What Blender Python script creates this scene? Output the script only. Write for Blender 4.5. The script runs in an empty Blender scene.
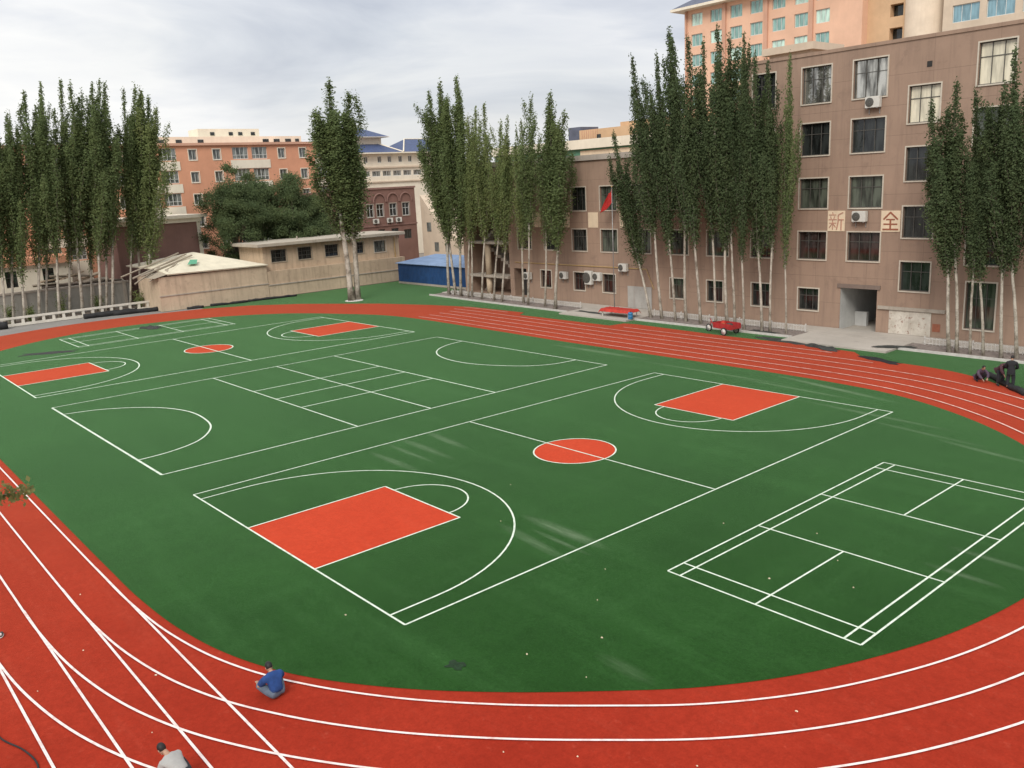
import bpy, bmesh, math, random
import numpy as np
from mathutils import Vector, Matrix, Quaternion, Euler

scene = bpy.context.scene
COL = scene.collection
PI = math.pi
R = math.radians

# ------------------------------------------------------------------ helpers
class MB:
    """collects boxes, tubes, quads and links them as one mesh object"""
    def __init__(self):
        self.v = []; self.f = []
    def quad(self, a, b, c, d):
        n = len(self.v); self.v += [tuple(a), tuple(b), tuple(c), tuple(d)]; self.f.append((n, n+1, n+2, n+3)); return self
    def poly(self, pts):
        n = len(self.v); self.v += [tuple(p) for p in pts]; self.f.append(tuple(range(n, n+len(pts)))); return self
    def box(self, x0, x1, y0, y1, z0, z1, M=None):
        n = len(self.v)
        P = [(x0,y0,z0),(x1,y0,z0),(x1,y1,z0),(x0,y1,z0),(x0,y0,z1),(x1,y0,z1),(x1,y1,z1),(x0,y1,z1)]
        if M is not None: P = [tuple(M @ Vector(p)) for p in P]
        self.v += P
        for q in ((0,3,2,1),(4,5,6,7),(0,1,5,4),(1,2,6,5),(2,3,7,6),(3,0,4,7)): self.f.append(tuple(n+i for i in q))
        return self
    def prism(self, pts, z0, z1):
        n = len(self.v); k = len(pts)
        self.v += [(p[0], p[1], z0) for p in pts] + [(p[0], p[1], z1) for p in pts]
        self.f.append(tuple(n+i for i in reversed(range(k)))); self.f.append(tuple(n+k+i for i in range(k)))
        for i in range(k): self.f.append((n+i, n+(i+1) % k, n+k+(i+1) % k, n+k+i))
        return self
    def tube(self, pts, rad, seg=8, cap=True):
        pts = [Vector(p) for p in pts]
        if not hasattr(rad, '__len__'): rad = [rad]*len(pts)
        n0 = len(self.v); up = None
        for i, p in enumerate(pts):
            t = (pts[min(i+1, len(pts)-1)] - pts[max(i-1, 0)])
            t = t.normalized() if t.length > 1e-9 else Vector((0,0,1))
            if up is None:
                up = Vector((1,0,0)) if abs(t.x) < .9 else Vector((0,1,0))
            a = (up - t*up.dot(t)); a = a.normalized() if a.length > 1e-6 else t.orthogonal().normalized()
            up = a; b = t.cross(a)
            for k in range(seg):
                th = 2*PI*k/seg
                self.v.append(tuple(p + (a*math.cos(th) + b*math.sin(th))*rad[i]))
        for i in range(len(pts)-1):
            for k in range(seg):
                a0 = n0+i*seg+k; a1 = n0+i*seg+(k+1) % seg
                self.f.append((a0, a1, a1+seg, a0+seg))
        if cap:
            self.f.append(tuple(n0+k for k in reversed(range(seg))))
            self.f.append(tuple(n0+(len(pts)-1)*seg+k for k in range(seg)))
        return self
    def lathe(self, prof, seg=20, M=None):
        n0 = len(self.v)
        for r, z in prof:
            for k in range(seg):
                p = Vector((r*math.cos(2*PI*k/seg), r*math.sin(2*PI*k/seg), z))
                if M is not None: p = M @ p
                self.v.append(tuple(p))
        for i in range(len(prof)-1):
            for k in range(seg):
                a = n0+i*seg+k; b = n0+i*seg+(k+1) % seg
                self.f.append((a, b, b+seg, a+seg))
        return self
    def ball(self, c, r, seg=12, rings=8, M=None):
        c = Vector(c); r = r if hasattr(r, '__len__') else (r, r, r)
        n0 = len(self.v)
        for i in range(rings+1):
            ph = PI*i/rings
            for k in range(seg):
                p = Vector((r[0]*math.sin(ph)*math.cos(2*PI*k/seg), r[1]*math.sin(ph)*math.sin(2*PI*k/seg), r[2]*math.cos(ph)))
                if M is not None: p = M @ p
                self.v.append(tuple(c+p))
        for i in range(rings):
            for k in range(seg):
                a = n0+i*seg+k; b = n0+i*seg+(k+1) % seg
                self.f.append((a, a+seg, b+seg, b))
        return self
    def mesh(self, name, mat=None, smooth=False, bevel=0):
        me = bpy.data.meshes.new(name)
        me.from_pydata(self.v, [], self.f); me.validate()
        if bevel:
            bm = bmesh.new(); bm.from_mesh(me)
            bmesh.ops.bevel(bm, geom=[e for e in bm.edges if len(e.link_faces) == 2 and e.calc_face_angle(0) > .5], offset=bevel, segments=2, affect='EDGES', clamp_overlap=True)
            bm.to_mesh(me); bm.free()
        if smooth:
            me.polygons.foreach_set('use_smooth', [True]*len(me.polygons))
        if mat: me.materials.append(mat)
        me.update()
        return me
    def build(self, name, mat, parent=None, smooth=False, bevel=0, loc=None, rot=None):
        return put(name, self.mesh(name, mat, smooth, bevel), parent, loc, rot)

def put(name, me, parent=None, loc=None, rot=None):
    o = bpy.data.objects.new(name, me); COL.objects.link(o)
    if parent: o.parent = parent
    if loc is not None: o.location = loc
    if rot is not None: o.rotation_euler = rot
    return o
def empty(name, loc=(0,0,0), rz=0.0):
    o = bpy.data.objects.new(name, None); COL.objects.link(o); o.empty_display_size = .3
    o.location = loc; o.rotation_euler = (0, 0, rz); return o
def tag(o, label, cat, group=None):
    o['label'] = label; o['category'] = cat
    if group: o['group'] = group
    return o
def struct(o): o['kind'] = 'structure'; return o

# ------------------------------------------------------------------ materials
def S(c):   # sRGB 0-255 -> linear
    return tuple((x/255/12.92 if x/255 <= .04045 else ((x/255+.055)/1.055)**2.4) for x in c) + (1,)
class NT:
    def __init__(self, name):
        self.m = bpy.data.materials.new(name); self.m.use_nodes = True
        self.t = self.m.node_tree; self.b = self.t.nodes['Principled BSDF']; self.out = self.t.nodes['Material Output']
        self.co = None
    def n(self, ty, **kw):
        x = self.t.nodes.new(ty)
        for k, v in kw.items():
            if k in x.inputs: x.inputs[k].default_value = v
            else: setattr(x, k, v)
        return x
    def l(self, a, b): self.t.links.new(a, b)
    def coord(self, scale=(1,1,1), rot=(0,0,0), kind='Object'):
        c = self.n('ShaderNodeTexCoord'); mp = self.n('ShaderNodeMapping')
        mp.inputs['Scale'].default_value = scale; mp.inputs['Rotation'].default_value = rot
        self.l(c.outputs[kind], mp.inputs['Vector']); return mp.outputs[0]
    def noise(self, scale, detail=4, rough=.55, sc=(1,1,1), rot=(0,0,0), dist=0):
        x = self.n('ShaderNodeTexNoise'); x.inputs['Scale'].default_value = scale; x.inputs['Detail'].default_value = detail
        x.inputs['Roughness'].default_value = rough; x.inputs['Distortion'].default_value = dist
        self.l(self.coord(sc, rot), x.inputs['Vector']); return x.outputs['Fac']
    def ramp(self, fac, stops):
        r = self.n('ShaderNodeValToRGB'); e = r.color_ramp.elements
        while len(e) < len(stops): e.new(.5)
        for i, (p, c) in enumerate(stops):
            e[i].position = p; e[i].color = c if hasattr(c, '__len__') else (c, c, c, 1)
        self.l(fac, r.inputs[0]); return r.outputs[0]
    def mix(self, fac, a, b, mode='MIX'):
        x = self.n('ShaderNodeMix', data_type='RGBA', blend_type=mode)
        for val, idx in ((fac, 0), (a, 6), (b, 7)):
            if hasattr(val, 'links') or hasattr(val, 'is_linked'): self.l(val, x.inputs[idx])
            else: x.inputs[idx].default_value = val
        return x.outputs[2]
    def math(self, op, a, b=0.0, c=None):
        x = self.n('ShaderNodeMath', operation=op)
        for i, v in enumerate((a, b, c)):
            if v is None: continue
            if hasattr(v, 'is_linked'): self.l(v, x.inputs[i])
            else: x.inputs[i].default_value = v
        return x.outputs[0]
    def bump(self, h, strength=.3, dist=.02):
        b = self.n('ShaderNodeBump'); b.inputs['Strength'].default_value = strength; b.inputs['Distance'].default_value = dist
        self.l(h, b.inputs['Height']); self.l(b.outputs[0], self.b.inputs['Normal'])
    def base(self, c):
        if hasattr(c, 'is_linked'): self.l(c, self.b.inputs['Base Color'])
        else: self.b.inputs['Base Color'].default_value = c
    def set(self, **kw):
        for k, v in kw.items(): self.b.inputs[k.replace('_', ' ')].default_value = v
        return self.m

def plain(name, c, rough=.7, var=.18, scale=3.0, metal=0.0, spec=.4, bump=0, sc=(1,1,1)):
    t = NT(name)
    c = c if len(c) == 4 else tuple(c)+(1,)
    lo = tuple(x*(1-var) for x in c[:3])+(1,); hi = tuple(min(1, x*(1+var)) for x in c[:3])+(1,)
    f = t.noise(scale, 5, .6, sc)
    t.base(t.ramp(f, [(.25, lo), (.75, hi)]))
    if bump: t.bump(t.noise(scale*8, 4, .6), bump, .03)
    return t.set(Roughness=rough, Metallic=metal, Specular_IOR_Level=spec)

def weathered(name, c, dirt, rough=.85, scale=.6, amount=.5, streak=True, lines=0):
    """painted render / stucco with stains and rain streaks"""
    t = NT(name)
    n1 = t.noise(scale, 8, .65)
    c0 = tuple(x*.86 for x in c[:3])+(1,); c1 = tuple(min(1, x*1.1) for x in c[:3])+(1,)
    col = t.ramp(n1, [(.3, c0), (.7, c1)])
    if streak:
        s = t.noise(2.2, 6, .65, (1, 1, .09))
        col = t.mix(t.ramp(s, [(.48, 0.0), (.78, amount)]), col, dirt)
    b = t.noise(scale*3.1, 8, .7, dist=.6)
    col = t.mix(t.ramp(b, [(.56, 0.0), (.74, amount)]), col, dirt)
    if lines:
        sep = t.n('ShaderNodeSeparateXYZ'); t.l(t.coord(), sep.inputs[0])
        fr = t.math('FRACT', t.math('MULTIPLY', sep.outputs[2], 1/lines))
        ln = t.math('LESS_THAN', fr, .035/lines)
        fx = t.math('LESS_THAN', t.math('FRACT', t.math('MULTIPLY', sep.outputs[0], 1/3.86)), .008)
        ln = t.math('MAXIMUM', ln, fx)
        col = t.mix(t.math('MULTIPLY', ln, .55), col, tuple(x*.55 for x in c[:3])+(1,))
    t.base(col)
    t.bump(t.noise(22, 4, .6), .12, .02)
    return t.set(Roughness=rough, Specular_IOR_Level=.25)

M = {}
def turf_mat(name, dark, mid, light):
    t = NT(name)
    big = t.noise(.16, 6, .6)
    fine = t.noise(9, 6, .75)
    streak = t.noise(.55, 6, .65, (.16, 1.3, 1), (0,0,R(3)))
    streak2 = t.noise(.9, 5, .6, (1.1, .1, 1), (0,0,R(-4)))
    col = t.mix(t.ramp(big, [(.3, 0.0), (.7, 1.0)]), dark, mid)
    col = t.mix(t.ramp(streak, [(.5, 0.0), (.8, .42)]), col, light)
    col = t.mix(t.ramp(streak2, [(.55, 0.0), (.85, .34)]), col, light)
    col = t.mix(t.ramp(fine, [(.3, .0), (.72, .6)]), col, tuple(x*.42 for x in dark[:3])+(1,))
    col = t.mix(t.ramp(t.noise(1.7, 7, .7), [(.45, .0), (.75, .5)]), col, tuple(x*.6 for x in dark[:3])+(1,))
    # pale smears left on the turf (u, v, half length, half width, turn)
    sep = t.n('ShaderNodeTexCoord')
    for (u, v, a, b, ang, k) in ((13.65, 7.39, 2.3, .36, -1, .26), (13.5, 6.1, 2.2, .28, -7, .17), (14.2, 6.7, 1.6, .14, -3, .18), (1.76, 11.2, 2.2, .30, -6, .26), (2.0, 9.8, 2.7, .30, -3, .22), (2.0, 8.9, 2.5, .2, -2, .2), (2.7, 7.74, 2.3, .28, -1, .22),
                          (20.8, 2.54, 1.1, .3, -1, .09), (10.3, 30.6, 4.6, .3, -12, .34), (9.0, 29.3, 4.6, .2, -4, .24), (3.0, 29.9, 6, .2, -1, .26), (-7.0, 30.6, 5, .4, 0, .28), (14.5, 27.0, 4.6, .22, -5, .22), (20.5, 24.6, 2.6, .22, -12, .24), (17.5, 25.6, 3.5, .2, -8, .18), (24.6, 14.5, 1.5, .2, -4, .2), (24.4, 12.9, 1.3, .2, -3, .18)):
        mp = t.n('ShaderNodeMapping', vector_type='TEXTURE')
        mp.inputs['Location'].default_value = (u, v, 0); mp.inputs['Rotation'].default_value = (0, 0, R(ang)); mp.inputs['Scale'].default_value = (a, b, 1)
        t.l(sep.outputs['Object'], mp.inputs['Vector'])
        ln = t.n('ShaderNodeVectorMath', operation='LENGTH'); t.l(mp.outputs[0], ln.inputs[0])
        f = t.math('MULTIPLY', t.ramp(ln.outputs['Value'], [(.25, k), (1.0, 0.0)]), t.ramp(t.noise(2.3, 6, .7, (.4, 4, 1), (0,0,R(ang))), [(.3, .2), (.6, 1.0)]))
        col = t.mix(f, col, (.34, .40, .28, 1))
    sx = t.n('ShaderNodeSeparateXYZ'); t.l(t.coord(), sx.inputs[0])
    wn_ = t.n('ShaderNodeTexWhiteNoise', noise_dimensions='1D'); t.l(t.math('FLOOR', t.math('MULTIPLY', t.math('ADD', sx.outputs[1], t.math('MULTIPLY', t.noise(.2, 2), .3)), .26)), wn_.inputs['W'])
    col = t.mix(t.math('MULTIPLY', wn_.outputs['Value'], .22), col, tuple(x*.6 for x in dark[:3])+(1,))
    t.base(col)
    t.bump(t.noise(60, 3, .6), .5, .02)
    t.set(Roughness=.95, Specular_IOR_Level=.02, Sheen_Weight=.8, Sheen_Roughness=.25)
    t.b.inputs['Sheen Tint'].default_value = (.54, 1, .48, 1)
    return t.m
M['turf'] = turf_mat('turf_green', (.0150, .054, .0102, 1), (.024, .083, .0165, 1), (.058, .155, .046, 1))
def track_mat(name, a, b, worn):
    t = NT(name)
    big = t.noise(.22, 7, .6); mid = t.noise(1.6, 6, .65); fine = t.noise(16, 6, .8)
    st = t.noise(.8, 6, .65, (.25, 1.6, 1), (0,0,R(12)))
    col = t.mix(t.ramp(big, [(.3, 0.0), (.7, 1.0)]), a, b)
    col = t.mix(t.ramp(mid, [(.42, 0.0), (.75, .35)]), col, tuple(x*.72 for x in a[:3])+(1,))
    col = t.mix(t.ramp(st, [(.55, 0.0), (.85, .3)]), col, worn)
    col = t.mix(t.ramp(t.noise(5, 7, .75), [(.4, 0.0), (.7, .45)]), col, tuple(x*.55 for x in a[:3])+(1,))
    col = t.mix(t.ramp(t.noise(3.1, 7, .75, (.8, 1, 1), (0,0,1)), [(.58, 0.0), (.75, .4)]), col, worn)
    col = t.mix(t.ramp(fine, [(.35, 0.0), (.7, .5)]), col, tuple(x*.6 for x in a[:3])+(1,))
    t.base(col); t.bump(t.noise(70, 3, .6), .4, .015)
    t.set(Roughness=.92, Specular_IOR_Level=.03, Sheen_Weight=1.0, Sheen_Roughness=.3)
    t.b.inputs['Sheen Tint'].default_value = (1, .27, .14, 1)
    return t.m
M['track'] = track_mat('track_red', (.30, .0245, .012, 1), (.40, .038, .0185, 1), (.52, .10, .06, 1))
M['paint_red'] = track_mat('court_red', (.49, .043, .018, 1), (.57, .06, .025, 1), (.64, .11, .06, 1))
t = NT('line_white')
t.base(t.ramp(t.noise(3.5, 7, .75), [(.30, (.36, .44, .32, 1)), (.55, (.64, .71, .58, 1))])); M['white'] = t.set(Roughness=.8)
t = NT('line_faint')
t.base(t.ramp(t.noise(3.5, 7, .75), [(.3, (.32, .44, .28, 1)), (.5, (.66, .76, .60, 1))])); M['faint'] = t.set(Roughness=.85)
t = NT('lane_white')
t.base(t.ramp(t.noise(3.0, 8, .75), [(.30, (.60, .36, .31, 1)), (.52, (.73, .65, .61, 1))])); M['lane'] = t.set(Roughness=.8)
t = NT('line_worn')
t.base(t.ramp(t.noise(2.5, 7, .75), [(.3, (.50, .16, .11, 1)), (.6, (.74, .50, .42, 1))])); M['worn'] = t.set(Roughness=.85)
M['ground'] = weathered('dusty_ground', (.28, .25, .22, 1), (.16, .145, .13, 1), .95, .12, .6, False)
M['asphalt'] = weathered('worn_asphalt', (.25, .235, .215, 1), (.17, .155, .14, 1), .95, .3, .6, False)
M['pave'] = weathered('pale_concrete', (.42, .38, .33, 1), (.27, .24, .21, 1), .9, .35, .65, False)
M['brickbed'] = plain('dark_paving', (.20, .165, .145, 1), .9, .4, 5, bump=.3)
M['kerb'] = plain('kerb_concrete', (.52, .49, .45, 1), .9, .2, 4)
M['soil'] = plain('soil', (.14, .11, .085, 1), .95, .4, 3, bump=.6)
M['facade'] = weathered('pink_brown_stucco', (.332, .228, .168, 1), (.21, .145, .11, 1), .9, .25, .7, True, 1.9)
M['facade_dark'] = weathered('stained_stucco', (.20, .15, .125, 1), (.12, .095, .08, 1), .9, .6, .5)
M['coping'] = weathered('grey_coping', (.40, .35, .30, 1), (.25, .21, .18, 1), .9, .5, .5)
M['trim'] = plain('cream_trim', (.53, .47, .385, 1), .75, .12, 5)
M['frame'] = plain('window_frame', (.085, .08, .07, 1), .5, .2, 8)
M['frame_white'] = plain('white_frame', (.62, .63, .60, 1), .5, .1, 8)
M['concrete'] = weathered('bare_concrete', (.40, .35, .29, 1), (.22, .18, .15, 1), .9, .8, .55)
t = NT('flaking_plaster')
col = t.ramp(t.noise(1.3, 6, .6), [(.3, (.44, .39, .32, 1)), (.7, (.66, .61, .53, 1))])
col = t.mix(t.ramp(t.noise(4.2, 8, .75), [(.56, 0.0), (.60, .9)]), col, (.27, .15, .11, 1))
col = t.mix(t.ramp(t.noise(2.6, 6, .65, (1, 1, .12)), [(.52, 0.0), (.75, .5)]), col, (.22, .17, .14, 1))
t.base(col); t.bump(t.noise(4.2, 8, .75), .5, .03); M['plaster'] = t.set(Roughness=.9)
M['panel'] = weathered('cream_panel', (.74, .60, .43, 1), (.60, .45, .31, 1), .8, .8, .4)
M['glyph'] = plain('brown_red_letter', (.29, .10, .055, 1), .7, .2, 6)
M['glyph_faded'] = plain('faded_red_letter', (.45, .24, .17, 1), .7, .3, 6)
M['dark'] = plain('dark_interior', (.03, .028, .026, 1), .9, .3, 2)
M['tunnel'] = weathered('tunnel_paint', (.50, .50, .48, 1), (.3, .29, .27, 1), .85, .6, .4)
M['beige'] = weathered('beige_wall', (.51, .39, .275, 1), (.27, .20, .145, 1), .9, .45, .8)
M['beige2'] = weathered('beige_render', (.55, .435, .31, 1), (.31, .24, .175, 1), .9, .55, .8)
M['roofslab'] = weathered('slab_roof', (.42, .37, .30, 1), (.2, .17, .14, 1), .9, .6, .6, False)
M['creamroof'] = weathered('cream_roof_sheet', (.66, .60, .46, 1), (.45, .38, .28, 1), .85, .7, .45, False)
M['greenpatch'] = plain('green_sheet', (.10, .33, .20, 1), .7, .2, 4)
M['wood'] = plain('grey_timber', (.33, .28, .215, 1), .9, .3, 5, sc=(6, 1, 1))
M['blue'] = plain('blue_steel', (.018, .06, .165, 1), .55, .25, 1.3, spec=.3)
M['bluelite'] = plain('blue_roof_steel', (.20, .28, .42, 1), .7, .2, 1.0, spec=.2)
M['orange'] = weathered('orange_render', (.64, .315, .195, 1), (.5, .24, .15, 1), .9, .2, .35)
M['cream'] = weathered('cream_render', (.76, .69, .56, 1), (.55, .48, .38, 1), .9, .3, .35)
M['brownwall'] = weathered('dark_brown_render', (.235, .135, .112, 1), (.16, .095, .08, 1), .9, .3, .5)
M['maroon'] = weathered('maroon_render', (.20, .112, .09, 1), (.15, .075, .06, 1), .9, .4, .5)
M['bluetile'] = plain('blue_roof_tile', (.05, .072, .15, 1), .6, .3, 2)
M['peach'] = weathered('peach_cladding', (.74, .465, .325, 1), (.65, .40, .28, 1), .85, .2, .3)
M['peachdark'] = weathered('peach_pilaster', (.58, .34, .24, 1), (.5, .28, .19, 1), .85, .2, .3)
M['beigetile'] = weathered('beige_tile', (.60, .49, .375, 1), (.48, .37, .27, 1), .8, .4, .35)
M['tan'] = weathered('tan_render', (.60, .40, .24, 1), (.48, .31, .18, 1), .9, .3, .35)
M['greenpanel'] = plain('green_panel', (.10, .24, .16, 1), .6, .2, 1)
M['slate'] = plain('slate_roof', (.10, .11, .15, 1), .7, .25, 1.2)
M['ac'] = plain('ac_white', (.58, .56, .51, 1), .5, .12, 6)
M['black'] = plain('black_rubber', (.018, .018, .018, 1), .75, .4, 5, bump=.3)
M['darkmat'] = plain('dark_tarp', (.045, .047, .042, 1), .8, .5, 3, bump=.5)
M['redpaint'] = plain('red_paint', (.36, .03, .03, 1), .45, .25, 4, spec=.5)
M['redcloth'] = plain('red_cloth', (.42, .035, .022, 1), .85, .3, 2.5)
M['steel'] = plain('grey_steel', (.35, .34, .33, 1), .45, .2, 6, .5)
M['ochre'] = plain('ochre_pipe', (.45, .30, .12, 1), .5, .15, 6)
M['greydoor'] = weathered('grey_door', (.38, .36, .33, 1), (.25, .21, .18, 1), .7, 1.2, .6)
M['retain'] = weathered('grey_retaining', (.33, .31, .27, 1), (.14, .13, .11, 1), .95, .5, .6)
M['picket'] = weathered('white_lattice', (.66, .62, .54, 1), (.40, .36, .30, 1), .9, 1.2, .5)
def glass(name, base, rough=.04, metal=0.0, spec=.6, lo=.4, hi=2.0):
    t = NT(name)
    f = t.noise(1.1, 3, .55, (2.6, 1, .5))
    t.base(t.ramp(f, [(.35, tuple(x*lo for x in base[:3])+(1,)), (.62, tuple(min(1, x*hi) for x in base[:3])+(1,))]))
    t.bump(t.noise(.7, 2, .5), .06, .02)
    return t.set(Roughness=rough, Metallic=metal, Specular_IOR_Level=spec)
M['glass'] = glass('glass_dark', (.016, .018, .017, 1))
M['glass_mirror'] = glass('glass_reflecting', (.30, .29, .26, 1), .05, .8)
M['glass_curtain'] = glass('glass_curtained', (.052, .06, .046, 1))
M['glass_maroon'] = glass('glass_red_curtain', (.026, .017, .015, 1))
M['glass_bright'] = glass('glass_cream_blind', (.60, .55, .42, 1), .1, lo=.8, hi=1.25)
M['glass_teal'] = glass('glass_teal', (.24, .40, .36, 1), .08, .25, lo=.8, hi=1.25)
M['glass_teal_lit'] = glass('glass_teal_pale', (.50, .68, .58, 1), .1, .2, lo=.8, hi=1.25)  # paler teal tone for scattered tower panes
M['glass_blue'] = glass('glass_blue', (.20, .33, .38, 1), .08, .3, lo=.8, hi=1.25)
M['glass_grey'] = glass('glass_grey', (.13, .14, .13, 1), .06, .2)

def leaf_mat(name, c, warm):
    t = NT(name)
    g = t.n('ShaderNodeNewGeometry')
    col = t.mix(g.outputs['Random Per Island'], tuple(x*.75 for x in c[:3])+(1,), tuple(min(1, x*1.3) for x in c[:3])+(1,))
    col = t.mix(t.ramp(t.noise(.55, 5, .6), [(.42, 0.0), (.72, .75)]), col, warm)
    t.base(col)
    t.set(Roughness=.75, Specular_IOR_Level=.15)
    tr = t.n('ShaderNodeBsdfTranslucent'); t.l(col, tr.inputs['Color'])
    mx = t.n('ShaderNodeMixShader'); mx.inputs[0].default_value = .46
    t.l(t.b.outputs[0], mx.inputs[1]); t.l(tr.outputs[0], mx.inputs[2]); t.l(mx.outputs[0], t.out.inputs['Surface'])
    return t.m
M['leaf_dark'] = leaf_mat('leaf_dark', (.088, .122, .056, 1), (.125, .155, .066, 1))
M['leaf_mid'] = leaf_mat('leaf_mid', (.135, .178, .072, 1), (.185, .225, .085, 1))
M['leaf_pale'] = leaf_mat('leaf_pale', (.175, .22, .085, 1), (.24, .265, .10, 1))
M['leaf_deep'] = leaf_mat('leaf_deep', (.105, .145, .066, 1), (.155, .19, .075, 1))
M['leaf_twig'] = leaf_mat('leaf_twig', (.20, .20, .075, 1), (.36, .26, .11, 1))
t = NT('poplar_bark')
col = t.ramp(t.noise(2.0, 7, .7, (1, 1, .5)), [(.38, (.18, .15, .115, 1)), (.56, (.47, .43, .36, 1))])
col = t.mix(t.ramp(t.noise(7, 4, .6, (1, 1, 2.2)), [(.6, 0.0), (.7, .7)]), col, (.10, .085, .07, 1))
t.base(col); M['bark'] = t.set(Roughness=.9, Specular_IOR_Level=.2)
M['bark_limb'] = plain('poplar_limb', (.15, .135, .10, 1), .9, .3, 5)
M['bark_dark'] = plain('elm_bark', (.13, .10, .075, 1), .95, .35, 5, bump=.5)

# ------------------------------------------------------------------ camera, world, sun
cam = bpy.data.cameras.new('camera'); camo = bpy.data.objects.new('camera', cam); COL.objects.link(camo)
pitch, yaw, roll = .23033, -.870159, -.0519727
cp, sp, cy, sy = math.cos(pitch), math.sin(pitch), math.cos(yaw), math.sin(yaw)
fw = Vector((sy*cp, cy*cp, -sp)); r0 = Vector((cy, -sy, 0)); u0 = r0.cross(fw)
rr = r0*math.cos(roll) + u0*math.sin(roll); uu = rr.cross(fw)
camo.matrix_world = Matrix(((rr.x, uu.x, -fw.x, 33.6295), (rr.y, uu.y, -fw.y, -11.4018), (rr.z, uu.z, -fw.z, 11.6442), (0,0,0,1)))
cam.sensor_width = 36; cam.lens = 862.98/1024*36; cam.clip_end = 6000; cam.clip_start = .1
scene.camera = camo

SUN_EL, SUN_AZ = 40, 148    # degrees; azimuth measured clockwise from +y (scene v axis)
w = bpy.data.worlds.new('World'); scene.world = w; w.use_nodes = True
nt = w.node_tree; bg = nt.nodes['Background']
sky = nt.nodes.new('ShaderNodeTexSky'); sky.sky_type = 'NISHITA'; sky.sun_disc = False
sky.sun_elevation = R(SUN_EL); sky.sun_rotation = R(SUN_AZ); sky.air_density = 1.2; sky.dust_density = 3
tc = nt.nodes.new('ShaderNodeTexCoord')
def wn(scale, det, sc, rot=(0,0,0), dist=0):
    mp = nt.nodes.new('ShaderNodeMapping'); mp.inputs['Scale'].default_value = sc; mp.inputs['Rotation'].default_value = rot
    nz = nt.nodes.new('ShaderNodeTexNoise'); nz.inputs['Scale'].default_value = scale; nz.inputs['Detail'].default_value = det
    nz.inputs['Roughness'].default_value = .52; nz.inputs['Distortion'].default_value = dist
    nt.links.new(tc.outputs['Generated'], mp.inputs[0]); nt.links.new(mp.outputs[0], nz.inputs['Vector']); return nz.outputs['Fac']
def wramp(f, st):
    r = nt.nodes.new('ShaderNodeValToRGB'); e = r.color_ramp.elements
    while len(e) < len(st): e.new(.5)
    for i, (p, c) in enumerate(st): e[i].position = p; e[i].color = c
    nt.links.new(f, r.inputs[0]); return r.outputs[0]
def wmix(f, a, b, mode='MIX'):
    x = nt.nodes.new('ShaderNodeMix'); x.data_type = 'RGBA'; x.blend_type = mode
    for v, i in ((f, 0), (a, 6), (b, 7)):
        if hasattr(v, 'is_linked'): nt.links.new(v, x.inputs[i])
        else: x.inputs[i].default_value = v
    return x.outputs[2]
K = 10.2                     # cloud radiance before the background strength
cl = lambda a, b, c: (a*K, b*K, c*K, 1)
sepz = nt.nodes.new('ShaderNodeSeparateXYZ'); nt.links.new(tc.outputs['Generated'], sepz.inputs[0])
cloud = wramp(wn(2.3, 9, (1, 1, 4.6), (R(3), R(-5), R(20)), .6), [(.34, cl(.66, .69, .76)), (.47, cl(.84, .86, .90)), (.56, cl(.99, .99, .99)), (.68, cl(.90, .91, .94))])
soft = wramp(wn(1.1, 5, (1, 1, 2.6), (0, R(3), R(70)), .3), [(.32, (.84, .86, .90, 1)), (.62, (1.04, 1.04, 1.03, 1))])
cloud = wmix(1.0, cloud, soft, 'MULTIPLY')
# an overcast sky is brighter overhead than at the horizon
zen = wramp(sepz.outputs[2], [(.0, (1.0, .99, .97, 1)), (.30, (.98, .985, 1.0, 1)), (1.0, (1.0, 1.0, 1.0, 1))])
mr = nt.nodes.new('ShaderNodeMapRange'); mr.inputs['From Min'].default_value = .28; mr.inputs['From Max'].default_value = 1; mr.inputs['To Min'].default_value = 1; mr.inputs['To Max'].default_value = 1.75
nt.links.new(sepz.outputs[2], mr.inputs['Value'])
vm = nt.nodes.new('ShaderNodeVectorMath'); vm.operation = 'SCALE'
nt.links.new(wmix(1.0, cloud, zen, 'MULTIPLY'), vm.inputs[0]); nt.links.new(mr.outputs[0], vm.inputs['Scale'])
cover = wramp(wn(1.7, 6, (1, 1, 2.5), (0, 0, R(110))), [(.30, (.78, .78, .78, 1)), (.55, (.97, .97, .97, 1))])
nt.links.new(wmix(cover, sky.outputs[0], vm.outputs[0]), bg.inputs['Color'])
bg.inputs['Strength'].default_value = .1

sl = bpy.data.lights.new('sun', 'SUN'); sl.energy = 2.3; sl.angle = R(24); sl.color = (1, .95, .87)
so = bpy.data.objects.new('sun', sl); COL.objects.link(so)
az, el = R(SUN_AZ), R(SUN_EL)
sd = Vector((math.sin(az)*math.cos(el), math.cos(az)*math.cos(el), math.sin(el)))   # towards the sun
so.rotation_euler = sd.to_track_quat('Z', 'Y').to_euler(); so.location = (0, 0, 80)

vs = scene.view_settings
vs.view_transform = 'Standard'; vs.look = 'None'; vs.gamma = 1; vs.exposure = 0.0; vs.use_curve_mapping = False
scene.render.engine = 'CYCLES'
scene.cycles.max_bounces = 6; scene.cycles.diffuse_bounces = 3; scene.cycles.glossy_bounces = 3; scene.cycles.transmission_bounces = 4

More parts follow.
